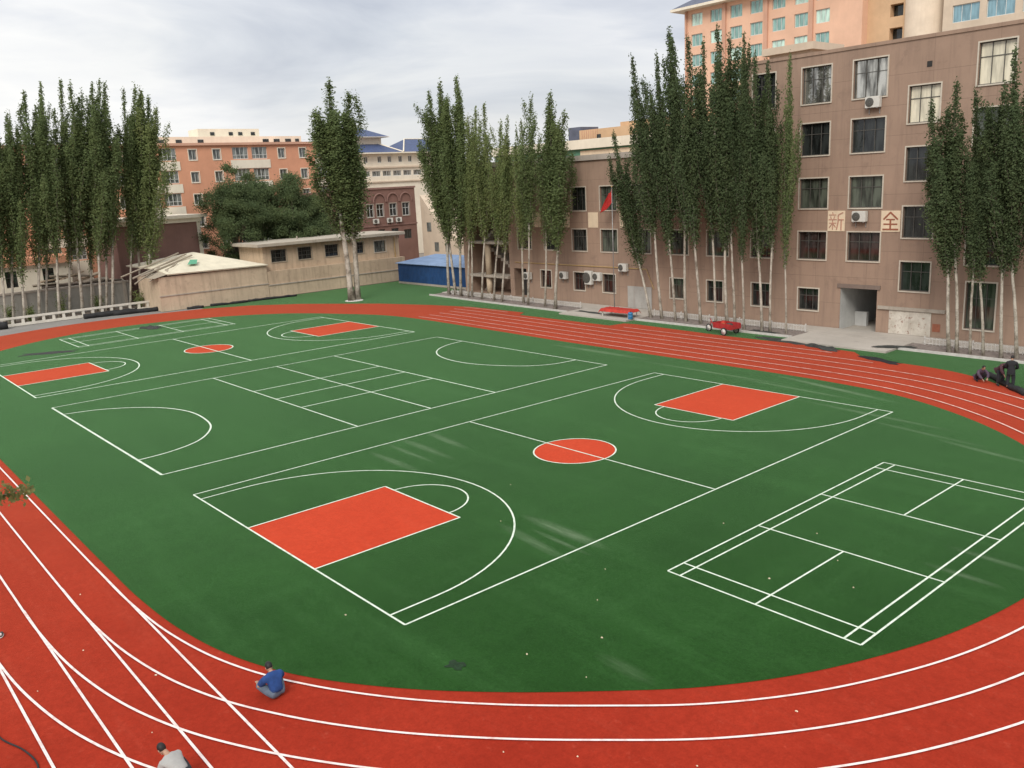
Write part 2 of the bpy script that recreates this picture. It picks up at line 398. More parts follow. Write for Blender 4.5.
# ------------------------------------------------------------------ the ground, track and courts
def catmull(pts, per=8, closed=True):
    P = [np.array(p, float) for p in pts]; n = len(P); out = []
    for i in range(n if closed else n-1):
        p0 = P[(i-1) % n] if closed or i > 0 else P[0]; p1 = P[i]; p2 = P[(i+1) % n]
        p3 = P[(i+2) % n] if closed or i+2 < n else P[-1]
        d = [max(1e-4, np.linalg.norm(a-b))**.5 for a, b in ((p1, p0), (p2, p1), (p3, p2))]
        t0 = 0; t1 = d[0]; t2 = t1+d[1]; t3 = t2+d[2]
        for k in range(per):
            tt = t1+(t2-t1)*k/per
            A1 = (t1-tt)/(t1-t0)*p0+(tt-t0)/(t1-t0)*p1 if t1 > t0 else p1
            A2 = (t2-tt)/(t2-t1)*p1+(tt-t1)/(t2-t1)*p2
            A3 = (t3-tt)/(t3-t2)*p2+(tt-t2)/(t3-t2)*p3
            B1 = (t2-tt)/(t2-t0)*A1+(tt-t0)/(t2-t0)*A2
            B2 = (t3-tt)/(t3-t1)*A2+(tt-t1)/(t3-t1)*A3
            out.append((t2-tt)/(t2-t1)*B1+(tt-t1)/(t2-t1)*B2)
    if not closed: out.append(P[-1])
    return out
inner_pts = [(-30,-4.6),(-20,-4.65),(-13.2,-4.68),(-1.27,-4.76),(5.0,-4.79),(7.8,-4.78),(10.74,-4.58),(13.2,-4.10),(15.31,-3.28),(17.55,-1.83),(19.38,-.25),(21.02,1.43),(22.55,3.17),(23.88,5.24),(25.02,7.84),
  (25.65,9.9),(26.12,12.6),(26.25,15.2),(25.95,18.0),(25.1,20.9),(23.6,23.7),(21.3,26.4),(19.1,28.3),(17.0,29.65),(14.96,30.65),(12.8,31.35),(10.6,31.68),(7.6,31.88),(2.2,31.92),(-5.0,31.9),(-12,31.9),(-21,32.1),(-31.7,32.19),(-36,31.6),(-39.45,30.28),(-45.88,26.9),(-50.0,22.3),(-52.3,17.5),(-53.1,13.0),(-51.94,7.3),(-48.4,1.96),(-43.5,-1.8),(-37,-4.1)]
inner = catmull(inner_pts, 8)
outer_far = [(-30,-11.2),(8,-10.9),(13.5,-10.6),(20,-7.6),(25.5,-2.6),(29.3,3),(31.3,8.5),(32,14),(31.2,20),(28.8,25.4),(25.2,29.8),(21.3,33.0),(18.2,35.2),(14.7,37.5),(12.5,38.2),(9.5,38.45),(7.9,38.7),(6.7,39.9),(2.5,40.25),(-3,40.1),(-12,40.5),(-13.2,40.3),(-13.5,38.9),(-24.3,38.75),(-25,39.9),(-32.4,39.6),(-37.3,38.3),(-43.2,36.1),(-51.4,31.3),(-55.7,27.5),(-58.4,23),(-59.6,18),(-60,14),(-59.9,10.5),(-59.3,7),(-58.3,3.9),(-55.8,-1.5),(-50.5,-6.5),(-43,-10)]
def sheet(name, pts, z, mat):
    return struct(MB().poly([(p[0], p[1], z) for p in pts]).build(name, mat))
sheet('ground', [(-2500,-2500),(2500,-2500),(2500,2500),(-2500,2500)], -.05, M['ground'])
sheet('asphalt_path', [(-64.5,-12),(-50,-14),(-54,-2),(-57,4),(-58,15),(-57.5,24),(-59.9,26),(-60.5,20.5),(-64.5,20.5)], -.035, M['asphalt'])
sheet('turf_strip', [(-60,23.6),(-40,20),(-20,28),(14,30),(24,24),(36,20),(36,42.0),(-43,42.9),(-44.5,47.6),(-59.9,49.6)], -.024, M['turf'])
outer_far = [tuple(p) for p in catmull(outer_far[:16], 6, False)]+outer_far[16:]
sheet('running_track', outer_far, -.012, M['track'])
sheet('turf_field', inner, 0, M['turf'])

def strip(mb, pts, wd, z, closed=False):
    pts = [Vector((p[0], p[1])) for p in pts]; n = len(pts); L = []; Rr = []
    for i in range(n):
        a = pts[(i-1) % n] if closed or i else pts[0]; b = pts[(i+1) % n] if closed or i < n-1 else pts[-1]
        t = (b-a).normalized(); q = Vector((-t.y, t.x))*wd/2
        L.append(pts[i]+q); Rr.append(pts[i]-q)
    for i in range(n if closed else n-1):
        j = (i+1) % n
        mb.quad((Rr[i].x,Rr[i].y,z),(Rr[j].x,Rr[j].y,z),(L[j].x,L[j].y,z),(L[i].x,L[i].y,z))
# lane lines: the inner edge pushed outwards; a bit wider gap on the far straight
def offset_line(k):
    out = []; n = len(inner)
    for i, p in enumerate(inner):
        t = inner[(i+1) % n]-inner[(i-1) % n]; t = t/np.linalg.norm(t)
        nrm = np.array([t[1], -t[0]])
        f = min(1, max(0, (p[0]-15.5)/9.5)) if p[1] < 15 else 1
        out.append(p+nrm*((.3+.5*f)+k*(1.23+.0*f)))
    return out
mb = MB(); wornl = MB()
for k in range(6):
    ol = offset_line(k)
    # run from the near straight on the left round the right bend to the finish line of the far straight
    i0 = 2*8
    seq = ol[i0:33*8]
    if k >= 4:
        seq = [p for p in seq if p[1] > 30 and p[0] < (9.3 if k == 4 else 6.4)]
        if k == 5: seq = [p for p in seq if p[0] > -24.3 or p[0] < -25.5]
    seq = [p for p in seq if not (p[1] > 25 and p[0] < -32.3-.12*k)]
    if k == 5:
        a = [p for p in seq if p[0] > -25]; b = [p for p in seq if p[0] < -25]
        a = [p for p in a if p[0] > -12.8]
        for s_ in (a, b):
            if len(s_) > 1: strip(wornl, s_, .092, .0145)
    elif k < 5:
        far = [p for p in seq if p[1] > 27]; near = [p for p in seq if p[1] <= 27]
        strip(wornl, ([near[-1]] if near else [])+far, .092, .0145)
        if near: strip(mb, near, .062, .0145)
for k in range(4):
    v = -5.08-1.23*k
    strip(mb, [(4.5+.8*k, v), (26, v)], .062, .0105)
struct(mb.build('lane_marking', M['lane'])); struct(wornl.build('worn_lane_marking', M['worn']))

def arc(cx, cy, r, a0, a1, n=40): return [(cx+r*math.cos(R(a0+(a1-a0)*i/n)), cy+r*math.sin(R(a0+(a1-a0)*i/n))) for i in range(n+1)]
white = MB(); red = MB(); faint = MB()
LW = .066
def hline(mb, u0, u1, v, z=.0065): strip(mb, [(u0, v), (u1, v)], LW, z)
def vline(mb, u, v0, v1, z=.0095): strip(mb, [(u, v0), (u, v1)], LW, z)
def warp(mb, u0, u1, v0, v1, c00, c10, c11, c01):
    """the painted courts are not perfectly square: lay them on their four surveyed corners"""
    for i, p in enumerate(mb.v):
        a = (p[0]-u0)/(u1-u0); b = (p[1]-v0)/(v1-v0)
        q = [c00[k]*(1-a)*(1-b)+c10[k]*a*(1-b)+c11[k]*a*b+c01[k]*(1-a)*b for k in (0, 1)]
        mb.v[i] = (q[0], q[1], p[2])
def basketball(u, v, wd=15.0, ln=28.0, mb=None, key=(5.05, 9.95)):
    mb = white if mb is None else mb
    uc = u+wd/2
    hline(mb, u, u+wd, v); hline(mb, u, u+wd, v+ln); vline(mb, u, v, v+ln); vline(mb, u+wd, v, v+ln)
    hline(mb, u, u+wd, v+ln/2, .0125)
    strip(mb, arc(uc, v+ln/2, 1.8, 0, 360, 56)[:-1], LW, .0155, True)
    red.poly([(p[0], p[1], .0035) for p in arc(uc, v+ln/2, 1.8, 0, 360, 56)[:-1]])
    for s in (1, -1):
        b = v if s > 0 else v+ln
        k0, k1 = u+key[0], u+key[1]; e = b+s*5.8
        red.quad(*[(p[0], p[1], .0035) for p in ([(k0,b),(k1,b),(k1,e),(k0,e)] if s > 0 else [(k0,e),(k1,e),(k1,b),(k0,b)])])
        vline(mb, k0, b, e); vline(mb, k1, b, e); hline(mb, k0, k1, e)
        strip(mb, arc(uc, e, 1.8, 0, 180*s), LW, .0125)
        r3 = 6.45; dz = math.sqrt(r3**2-(wd/2-.75)**2) if wd/2-.75 < r3 else 1.2
        th = 12
        cy_ = b+s*1.575
        pts = [(u+wd-.75, b)] + arc(uc, cy_, wd/2-.75, 0, 180*s) + [(u+.75, b)]
        strip(mb, pts, LW, .0125)
def join(dst, src):
    n = len(dst.v); dst.v += src.v; dst.f += [tuple(n+i for i in f) for f in src.f]
ALLW, ALLF, ALLR = MB(), MB(), MB()
basketball(0, 0)
for m_ in (white, red): warp(m_, 0, 15, 0, 28, (-.03,-.10), (15.09,-.03), (15.0,28.0), (.46,27.82))
join(ALLW, white); join(ALLR, red); white = MB(); red = MB()
LW = .085
basketball(0, 0, 15, 28, faint, (5.15, 9.95))
LW = .075
for m_ in (faint, red): warp(m_, 0, 15, 0, 28, (-41.0,-.2), (-25.73,-.21), (-25.05,27.92), (-40.44,27.59))
join(ALLF, faint); join(ALLR, red); faint = MB()
# middle pitch with two goal areas and a volleyball court across it
m0, m1, n0, n1 = -21.65, -3.55, -.15, 27.68
strip(white, [(m0, n0), (m1, n0)], .11, .0065); hline(white, m0, m1, n1); vline(white, m0, n0, n1); vline(white, m1, n0, n1)
mc = (m0+m1)/2
for v in (9.6, 14.1, 18.55): hline(white if v < 18 else faint, m0, m1, v, .0065)
for u in (-15.6, -12.6, -9.55): vline(faint, u, 9.6, 18.55)
for s, b in ((1, n0), (-1, n1)):
    near_arc = [(-6.64,0), (-6.8,1.5), (-7.6,3.2), (-9.5,4.6), (-11.5,5.1), (-13.9,5.15), (-16,4.5), (-17.6,3.3), (-18.8,1.7), (-19.3,0)]
    far_arc = [(-6.3,0), (-6.55,1.8), (-7.4,3.1), (-8.9,4.1), (-11,4.9), (-13.2,5.0), (-15.4,4.45), (-17,3.35), (-18.05,1.7), (-18.4,0)]
    pts = catmull([(x, b+s*y) for x, y in (near_arc if s > 0 else far_arc)], 8, False)
    strip(white, pts, .09, .0125)
for m_ in (white, faint): warp(m_, m0, m1, n0, n1, (-21.86,-.2), (-3.68,-.09), (-3.39,27.78), (-21.45,27.57))
join(ALLW, white); join(ALLF, faint); white = ALLW; faint = ALLF; red = ALLR
# badminton courts
def badminton(u, v, mb, L=13.4, W=6.1):
    for a in (0, .46, W-.46, W): vline(mb, u+a, v, v+L, .0095)
    for b in (0, .76, L/2-1.98, L/2+1.98, L-.76, L): hline(mb, u, u+W, v+b)
    vline(mb, u+W/2, v, v+L/2-1.98, .0125); vline(mb, u+W/2, v+L/2+1.98, v+L, .0125)
LW = .06
badminton(18.15, 7.4, white)
LW = .08
badminton(-50.4, 7.1, faint, 13.6, 6.4)
struct(white.build('court_marking', M['white'])); struct(faint.build('faint_court_marking', M['faint'])); struct(red.build('court_paint', M['paint_red']))

# pavement, tree bed and kerbs along the brown school block
struct(MB().prism([(-44,44.6),(-34,44.3),(40,44.3),(40,46.45),(-44,46.45)], -.04, .11).build('pavement', M['pave']))
struct(MB().prism([(-21.5,40.95),(-13.6,40.95),(-13.6,44.28),(-21.5,44.28)], -.04, .095).prism([(1.0,40.6),(8.4,40.6),(8.4,44.28),(1.0,44.28)], -.04, .095).build('concrete_apron', M['pave']))
struct(MB().prism([(-43.8,42.95),(-34,42.45),(-21.55,42.1),(-21.55,44.28),(-34,44.28),(-43.8,44.58)], -.04, .06).prism([(-13.55,42.1),(.95,42.1),(.95,44.28),(-13.55,44.28)], -.04, .06).prism([(8.45,42.2),(40,42.2),(40,44.28),(8.45,44.28)], -.04, .06).build('tree_bed', M['brickbed']))
kb = MB()
for a, b in (((-43.9,42.8),(-34,42.3)), ((-34,42.3),(-21.55,41.95)), ((-13.55,41.95),(.95,41.95)), ((8.45,42.05),(40,42.05))):
    d = Vector((b[0]-a[0], b[1]-a[1])).normalized(); q = Vector((-d.y, d.x))*.12
    kb.prism([(a[0]+.003,a[1]), (b[0],b[1]), (b[0]+q.x,b[1]+q.y), (a[0]+.003+q.x,a[1]+q.y)], -.04, .13)
struct(kb.build('kerb', M['kerb']))
struct(MB().prism([(-69,-14),(-64.6,-14),(-64.6,20.4),(-69,20.4)], -.045, .05).build('soil_bed', M['soil']))

# ------------------------------------------------------------------ buildings
def wall_front(mb, x0, x1, z0, z1, ops, depth=.22, y=0.0):
    """front wall in the local xz plane facing -y, with real openings and reveals"""
    xs = sorted({x0, x1} | {max(x0, min(x1, c)) for o in ops for c in o[:2]}); zs = sorted({z0, z1} | {max(z0, min(z1, c)) for o in ops for c in o[2:4]})
    for i in range(len(xs)-1):
        for j in range(len(zs)-1):
            cx, cz = (xs[i]+xs[i+1])/2, (zs[j]+zs[j+1])/2
            if any(o[0] < cx < o[1] and o[2] < cz < o[3] for o in ops): continue
            mb.quad((xs[i],y,zs[j]), (xs[i+1],y,zs[j]), (xs[i+1],y,zs[j+1]), (xs[i],y,zs[j+1]))
    for o in ops:
        d = o[4] if len(o) > 4 else depth
        a, b, c, e = o[:4]
        mb.quad((a,y,c),(a,y,e),(a,y+d,e),(a,y+d,c)); mb.quad((b,y,c),(b,y+d,c),(b,y+d,e),(b,y,e))
        mb.quad((a,y,c),(a,y+d,c),(b,y+d,c),(b,y,c)); mb.quad((a,y,e),(b,y,e),(b,y+d,e),(a,y+d,e))
def shell(mb, x0, x1, z0, z1, dp, y=0.0, roof=True):
    """the three other sides and the roof"""
    mb.quad((x1,y,z0),(x1,y+dp,z0),(x1,y+dp,z1),(x1,y,z1)); mb.quad((x0,y+dp,z0),(x0,y,z0),(x0,y,z1),(x0,y+dp,z1))
    mb.quad((x1,y+dp,z0),(x0,y+dp,z0),(x0,y+dp,z1),(x1,y+dp,z1))
    if roof: mb.quad((x0,y,z1),(x1,y,z1),(x1,y+dp,z1),(x0,y+dp,z1))
WC = {}
def window(parent, o, depth=.22, trim=M['trim'], fr=M['frame'], gl=M['glass'], style=(3, .66), tw=.085, proud=.045, y=0.0, bar=.055, name='window', lean=0):
    w_, h_ = round(o[1]-o[0], 3), round(o[3]-o[2], 3)
    key = (w_, h_, depth, trim.name if trim else '', style, tw, proud)
    if key not in WC:
        a = MB()
        if trim:
            # four sides butted end to end, standing proud of the wall
            a.box(-w_/2-tw, -w_/2, -proud, .02, -tw, h_+tw); a.box(w_/2, w_/2+tw, -proud, .02, -tw, h_+tw)
            a.box(-w_/2, w_/2, -proud, .02, h_, h_+tw); a.box(-w_/2, w_/2, -proud-.03, .02, -tw, 0)
        b = MB(); d0, d1 = depth-.07, depth-.02
        b.box(-w_/2+.003, -w_/2+bar, d0, d1, .003, h_-.003); b.box(w_/2-bar, w_/2-.003, d0, d1, .003, h_-.003)
        b.box(-w_/2+bar, w_/2-bar, d0, d1, .003, bar); b.box(-w_/2+bar, w_/2-bar, d0, d1, h_-bar, h_-.003)
        n, tz = style
        for i in range(1, n):
            x = -w_/2+w_*i/n; b.box(x-bar*.4, x+bar*.4, d0+.006, d1-.006, bar, h_-bar)
        for z in (tz if hasattr(tz, '__len__') else (tz,)):
            if z: b.box(-w_/2+bar, w_/2-bar, d0+.011, d1-.011, h_*z-bar*.4, h_*z+bar*.4)
        p = MB().box(-w_/2+.01, w_/2-.01, depth-.015, depth+.02, .005, h_-.005)
        WC[key] = (a.mesh('window') if trim else None, b.mesh('frame'), {}, p)
    a, b, ps, p = WC[key]
    loc = ((o[0]+o[1])/2, y, o[2])
    if a is not None:
        if not a.materials: a.materials.append(trim)
        W = put(name, a, parent, loc)
        if fr.name not in ps:
            bb = b.copy(); bb.materials.append(fr); ps[fr.name] = bb
        put('frame', ps[fr.name], W)
    else:
        if fr.name not in ps:
            bb = b.copy(); bb.materials.append(fr); ps[fr.name] = bb
        W = put(name, ps[fr.name], parent, loc)
    if gl.name not in ps: ps[gl.name] = p.mesh('pane', gl)
    put('pane', ps[gl.name], W)
    return W

rnd = random.Random(5)
# --- the long brown school block, front at v = 46.5
B = empty('school_building', (0, 46.5, 0))
tag(B, 'long pink-brown school block with cream window surrounds behind the poplars', 'building')
ops5 = []; glz = {}
colsA = [(-5.5,-3.6), (-1.45,.78), (2.4,4.75), (10.4,12.5), (14.3,16.5), (18.2,20.4)]
rowsA = [(5.0,6.98), (8.65,10.75), (12.35,14.55), (15.9,18.35)]
rowmap = {(-1.45,0): 'glass_maroon', (-1.45,1): 'glass_curtain', (-1.45,2): 'glass', (-1.45,3): 'glass_mirror',
          (2.4,0): 'glass_maroon', (2.4,1): 'glass_curtain', (2.4,2): 'glass', (2.4,3): 'glass_mirror', (10.4,3): 'glass_bright', (10.4,2): 'glass_curtain', (-5.5,3): 'glass'}
wins = []
for c in colsA:
    for j, r_ in enumerate(rowsA): wins.append((c+r_, rowmap.get((c[0], j), 'glass')))
for j, z in enumerate(((3.1,5.05), (6.65,8.7), (10.35,12.5), (14.0,16.3))): wins.append(((6.25,8.25)+z, ('glass', 'glass', 'glass', 'glass_bright')[j]))
wins += [((-1.35,.3,1.25,2.85), 'glass'), ((-5.4,-3.75,1.25,3.0), 'glass'), ((10.6,12.4,.9,3.9), 'glass_curtain'), ((14.4,16.3,1.2,3.2), 'glass')]
TUN = (2.0, 4.72, .0, 3.05, 9.0)
mb = MB(); wall_front(mb, -6.5, 24, 0, 19.1, [x[0] for x in wins]+[TUN], .24); shell(mb, -6.5, 24, 0, 19.1, 13)
mb.build('wall', M['facade'], B)
for o, g in wins: window(B, o, .24, gl=M[g])
MB().box(-6.62, 24.1, -.06, .35, 19.1, 19.32).build('parapet', M['facade'], B)
MB().box(-5.6, -1.4, 1.2, 5.5, 19.75, 20.25).box(-5.2, -1.8, 1.6, 5.2, 19.1, 19.75).build('roof_canopy', M['beigetile'], B)
# lining of the passage, its back wall, portal frame and low wall inside
MB().quad((2.004,.02,.004),(4.716,.02,.004),(4.716,9,.004),(2.004,9,.004)).build('passage_floor', M['pave'], B)
tl = MB(); tl.quad((2.006,.02,.01),(2.006,9,.01),(2.006,9,3.04),(2.006,.02,3.04)); tl.quad((4.714,.02,.01),(4.714,.02,3.04),(4.714,9,3.04),(4.714,9,.01)); tl.quad((2.006,.02,3.043),(4.714,.02,3.043),(4.714,9,3.043),(2.006,9,3.043)); tl.quad((2.01,8.9,.01),(4.71,8.9,.01),(4.71,8.9,3.04),(2.01,8.9,3.04))
tl.build('passage_lining', M['tunnel'], B)
MB().box(2.02, 2.9, 2.2, 2.5, .01, 1.05).build('low_wall', M['tunnel'], B)
MB().box(1.78, 4.95, -.09, -.003, 3.06, 3.34).build('lintel', M['facade_dark'], B)
# flaking plaster on the wall foot right of the passage with its dark top edge, and the red vent
MB().box(5.65, 8.5, -.035, -.004, .12, 1.72).build('flaking_panel', M['plaster'], B)
MB().box(4.85, 9.4, -.14, -.004, 1.76, 1.98).build('ledge', M['concrete'], B)
MB().box(8.62, 9.12, -.03, -.004, .5, 1.02).build('red_vent', M['glyph'], B)
MB().box(7.3, 7.62, -.02, -.003, 17.35, 17.7).build('wall_vent', M['dark'], B)
# three storey wing
cols3 = [(-9.65,-7.6), (-13.6,-11.55), (-17.6,-15.55), (-21.4,-19.4), (-25.1,-23.2), (-29.0,-27.0), (-32.9,-30.9)]
w3 = []
for c in cols3:
    for j, r_ in enumerate(((5.0,6.98), (8.7,10.8))): w3.append((c+r_, rnd.choice(['glass', 'glass', 'glass_curtain'])))
for c in ((-9.65,-8.1), (-13.45,-11.95), (-21.3,-19.75), (-25.05,-23.6), (-29.7,-28.2)): w3.append((c+(1.3,2.97), 'glass_curtain' if c[0] == -13.45 else 'glass_maroon' if c[0] < -20 else 'glass'))
STAIR = (-41.0, -34.4, .12, 9.2, 4.2); DOOR = (-33.75, -31.85, .12, 3.0, 1.1)
mb = MB(); wall_front(mb, -42, -6.503, 0, 13.15, [x[0] for x in w3]+[STAIR, DOOR], .24); shell(mb, -42, -6.503, 0, 13.15, 12.5)
mb.quad((-41,4.2,.12),(-34.4,4.2,.12),(-34.4,4.2,9.2),(-41,4.2,9.2))
mb.build('wing_wall', M['facade'], B)
MB().quad((-33.75,1.08,.12),(-31.85,1.08,.12),(-31.85,1.08,3.0),(-33.75,1.08,3.0)).build('door', M['dark'], B)  # near-black sheet: shade of the open doorway put into colour
for o, g in w3: window(B, o, .24, gl=M[g])
MB().box(-42.15, -6.51, -.18, .5, 13.15, 13.62).build('wing_coping', M['coping'], B)
# open stair: landings, column and flights
st = MB()
for z in (2.0, 5.5): st.box(-40.9, -34.5, -.25, 1.5, z-.12, z+.12)
st.build('landing', M['concrete'], B)
MB().tube([(-38.2,.3,.12),(-38.2,.3,1.875)], .33, 14).tube([(-38.2,.3,2.125),(-38.2,.3,5.375)], .33, 14).build('column', M['beige2'], B, True)
for (za, zb, xa, xb) in ((.14, 1.86, -40.8, -38.8), (2.15, 5.36, -35.0, -40.6), (5.65, 8.9, -40.4, -35.2)):
    n = 10; fl = MB()
    for i in range(n):
        x = xa+(xb-xa)*(i+.5)/n; z = za+(zb-za)*(i+1)/n
        fl.box(x-abs(xb-xa)/n*.49, x+abs(xb-xa)/n*.49, 1.7+.003*i, 3.2, max(.14, z-.34), z)
    fl.build('stair_flight', M['concrete'], B)
MB().tube([(-33.5,-.07,3.62),(-16,-.07,3.62)], .035, 8).tube([(-16.04,-.07,3.6),(-15.2,-.07,1.9)], .03, 8).build('gas_pipe', M['ochre'], B)
MB().box(-18.25, -15.5, -.07, -.004, .13, 2.05).build('grey_door', M['greydoor'], B)
# cream panels between the windows, two of them lettered
for x in (-30.6, -26.6, -22.93, -19.05): MB().box(x, x+1.22, -.04, -.004, 7.15, 8.52).build('wall_panel', M['panel'], B)
def panel(x0, x1, z0, z1, strokes, mat):
    P = MB().box(x0, x1, -.04, -.004, z0, z1).build('lettered_panel', M['panel'], B)
    g = MB(); W, H = x1-x0, z1-z0
    for i, (ax, az, bx, bz, t_) in enumerate(strokes):
        a = Vector((x0+ax*W, z0+az*H)); b = Vector((x0+bx*W, z0+bz*H)); d = (b-a).normalized(); q = Vector((-d.y, d.x))*t_*W/2
        y = -.052-.0015*i
        pts = [(a+q), (b+q), (b-q), (a-q)]
        n = len(g.v)
        g.v += [(p.x, y, p.y) for p in pts]+[(p.x, -.0402, p.y) for p in pts]
        g.f += [tuple(n+k for k in (0,1,2,3)), (n, n+4, n+5, n+1), (n+1, n+5, n+6, n+2), (n+2, n+6, n+7, n+3), (n+3, n+7, n+4, n)]
    g.build('character', mat, P)
quan = [(.50,.93,.13,.58,.085), (.47,.93,.88,.58,.085), (.27,.58,.73,.58,.07), (.14,.36,.86,.36,.075), (.10,.11,.92,.11,.085), (.50,.58,.50,.11,.085)]
panel(4.78, 6.1, 7.04, 8.44, quan, M['glyph'])
xin = [(.28,.94,.31,.83,.05), (.08,.80,.50,.80,.05), (.17,.74,.21,.60,.05), (.42,.74,.36,.60,.05), (.06,.57,.53,.57,.05), (.10,.40,.50,.40,.05), (.30,.57,.30,.08,.05), (.28,.38,.10,.16,.05), (.33,.36,.48,.20,.05),
       (.90,.92,.62,.80,.06), (.62,.80,.62,.45,.06), (.62,.45,.54,.08,.06), (.62,.57,.95,.57,.06), (.80,.57,.80,.05,.065)]
panel(.86, 2.16, 7.04, 8.46, xin, M['glyph_faded'])

# --- air conditioners, each a thing on the wall
def ac_unit(x, z, label, y=46.5, w_=.95, h_=.68, rz=0, base=None):
    t_ = empty('air_conditioner', base or (x, y, z), rz); tag(t_, label, 'air conditioner', 'air conditioners on the school walls')
    MB().box(-w_/2, w_/2, -.42, -.08, 0, h_).build('body', M['ac'], t_, bevel=.02)
    Mx = Matrix.Translation((-w_*.17, -.43, h_*.5)) @ Matrix.Rotation(PI/2, 4, 'X')
    g = MB(); g.lathe([(.02,0), (h_*.38,0), (h_*.40,.02), (h_*.36,.03), (.02,.015)], 24, Mx); g.build('fan_grille', M['frame'], t_, True)
    for sx in (-1, 1):
        b = MB(); b.box(sx*w_*.36-.02, sx*w_*.36+.02, -.45, -.004, -.05, -.003); b.box(sx*w_*.36-.018, sx*w_*.36+.018, -.06, -.004, -.4, -.052)
        b.build('bracket', M['steel'], t_)
ac_unit(3.98, 15.2, 'white air conditioner under a top-floor window of the brown block', w_=1.0, h_=.72)
ac_unit(3.35, 7.72, 'white air conditioner between the two lettered cream panels', w_=1.0, h_=.72)
ac_unit(-18.55, 3.35, 'white air conditioner on the wall just right of the red flag pole')
ac_unit(-22.85, 1.95, 'larger left one of two white air conditioners mounted together low on the brown wall', w_=.9, h_=1.25)
ac_unit(-21.75, 2.35, 'small right one of two white air conditioners mounted together low on the brown wall', h_=.75)
ac_unit(-26.2, 2.3, 'white air conditioner half hidden behind the rightmost pale poplar trunk')
ac_unit(-31.4, 2.0, 'white air conditioner beside the dark doorway near the open stair')

# --- the beige wall and flat-roofed shed on the left, facing +u
H = empty('flat_roofed_shed', (-61, 0, 0), PI/2)
tag(H, 'low beige shed with overhanging flat concrete roof and five small barred windows', 'shed')
hw = [((33.0,34.9,3.9,5.3), 0), ((36.4,38.2,3.9,5.3), 0), ((40.0,41.8,3.9,5.3), 0), ((43.9,45.4,3.9,5.25), 0), ((46.9,48.6,3.8,5.2), 1)]
mb = MB(); wall_front(mb, 32.0, 50.6, 0, 5.75, [o for o, _ in hw], .25); shell(mb, 32.0, 50.6, 0, 5.75, 6.5); mb.build('wall', M['beige'], H)
for o, g in hw: window(H, o, .25, trim=M['wood'] if not g else M['trim'], fr=M['frame'], gl=M['glass_grey'] if g else M['glass'], style=(3, (.35, .68)), tw=.09, proud=.03)
MB().box(31.1, 51.2, -.75, 7.2, 5.75, 6.12).build('roof', M['roofslab'], H, bevel=.04)
MB().tube([(38.0,3,6.12),(38.0,3,6.5)], .09, 8).build('vent_pipe', M['concrete'], H)
MB().tube([(49.9,-.08,.1),(49.9,-.08,5.5)], .05, 8).build('drainpipe', M['ochre'], H)
Wl = empty('boundary_wall', (-60.2, 0, 0), PI/2)
tag(Wl, 'stained beige boundary wall with a ledge below the flat-roofed shed', 'wall')
MB().box(31.95, 50.9, 0, .78, 0, 1.35).build('wall_base', M['beige2'], Wl)
MB().box(31.95, 50.9, .1, .78, 1.35, 2.95).build('wall_upper', M['beige'], Wl)
MB().box(31.95, 50.9, -.07, .099, 1.352, 1.46).build('ledge', M['concrete'], Wl)
# --- half collapsed shed
T = empty('ruined_shed', (-60.2, 0, 0), PI/2)
tag(T, 'half collapsed beige shed with a sagging cream roof beside the poplars', 'shed')
MB().box(19.6, 31.9, 0, .4, 0, 1.55).box(19.7, 31.9, .06, .4, 1.55, 3.62).box(19.7, 20.1, .4, 7, 0, 3.5).box(31.5, 31.9, .4, 7, 0, 3.6).build('wall', M['beige2'], T)
MB().box(19.55, 31.93, -.06, .058, 1.56, 1.68).build('ledge', M['concrete'], T)
rf = MB(); e1 = (20.6,-.15,3.78); e2 = (32.0,-.15,3.68); pk = (25.8,5.6,5.5); e3 = (32.4,11,3.7); e4 = (19.6,10,4.4); lo = (20.2, 3.0, 4.3)
for tri in ((e1,e2,pk), (e2,e3,pk), (lo,e1,pk), (lo,pk,e4), (e4,pk,e3)):
    rf.poly(tri)
rfo = rf.build('roof', M['creamroof'], T); md = rfo.modifiers.new('th', 'SOLIDIFY'); md.thickness = .14; md.offset = 1
MB().poly([(24.2,2.45,4.86),(24.9,2.2,4.82),(24.4,1.2,4.45),(23.4,1.3,4.42)]).build('green_sheet', M['greenpatch'], T).location = (0,0,.17)
for i, (a, b, r_) in enumerate([((17.6,1.6,3.7),(24.6,4.6,5.55),.10), ((18.2,.8,3.9),(25.0,3.9,5.4),.09), ((17.0,3.6,3.8),(24.0,5.2,5.7),.09), ((18.8,.3,3.3),(22.6,2.2,4.8),.08), ((17.4,.6,3.2),(20.8,2.6,4.5),.08)]):
    pl = MB().tube([a, b], r_, 6).build('broken_rafter', M['wood'], T)
MB().poly([(19.2,-.1,3.5),(20.7,-.12,3.85),(21.4,1.6,4.35),(18.6,2.0,3.6)]).build('loose_sheet', M['wood'], T).location = (0,0,.06)

# --- brown building with cream cornice behind
Bn = empty('brown_hall', (-72, 0, 0), PI/2)
tag(Bn, 'dark brown windowless hall with cream cornice and corner strip behind the ruined shed', 'building')
MB().box(19.5, 29.0, 0, 9, 0, 8.85).build('wall', M['brownwall'], Bn)
MB().box(29.002, 29.45, -.06, 9, 0, 8.85).build('corner_strip', M['cream'], Bn)
MB().box(19.3, 29.6, -.25, 9.1, 8.85, 9.35).box(19.1, 30.2, -.7, 9.3, 9.35, 9.72).build('cornice', M['cream'], Bn)

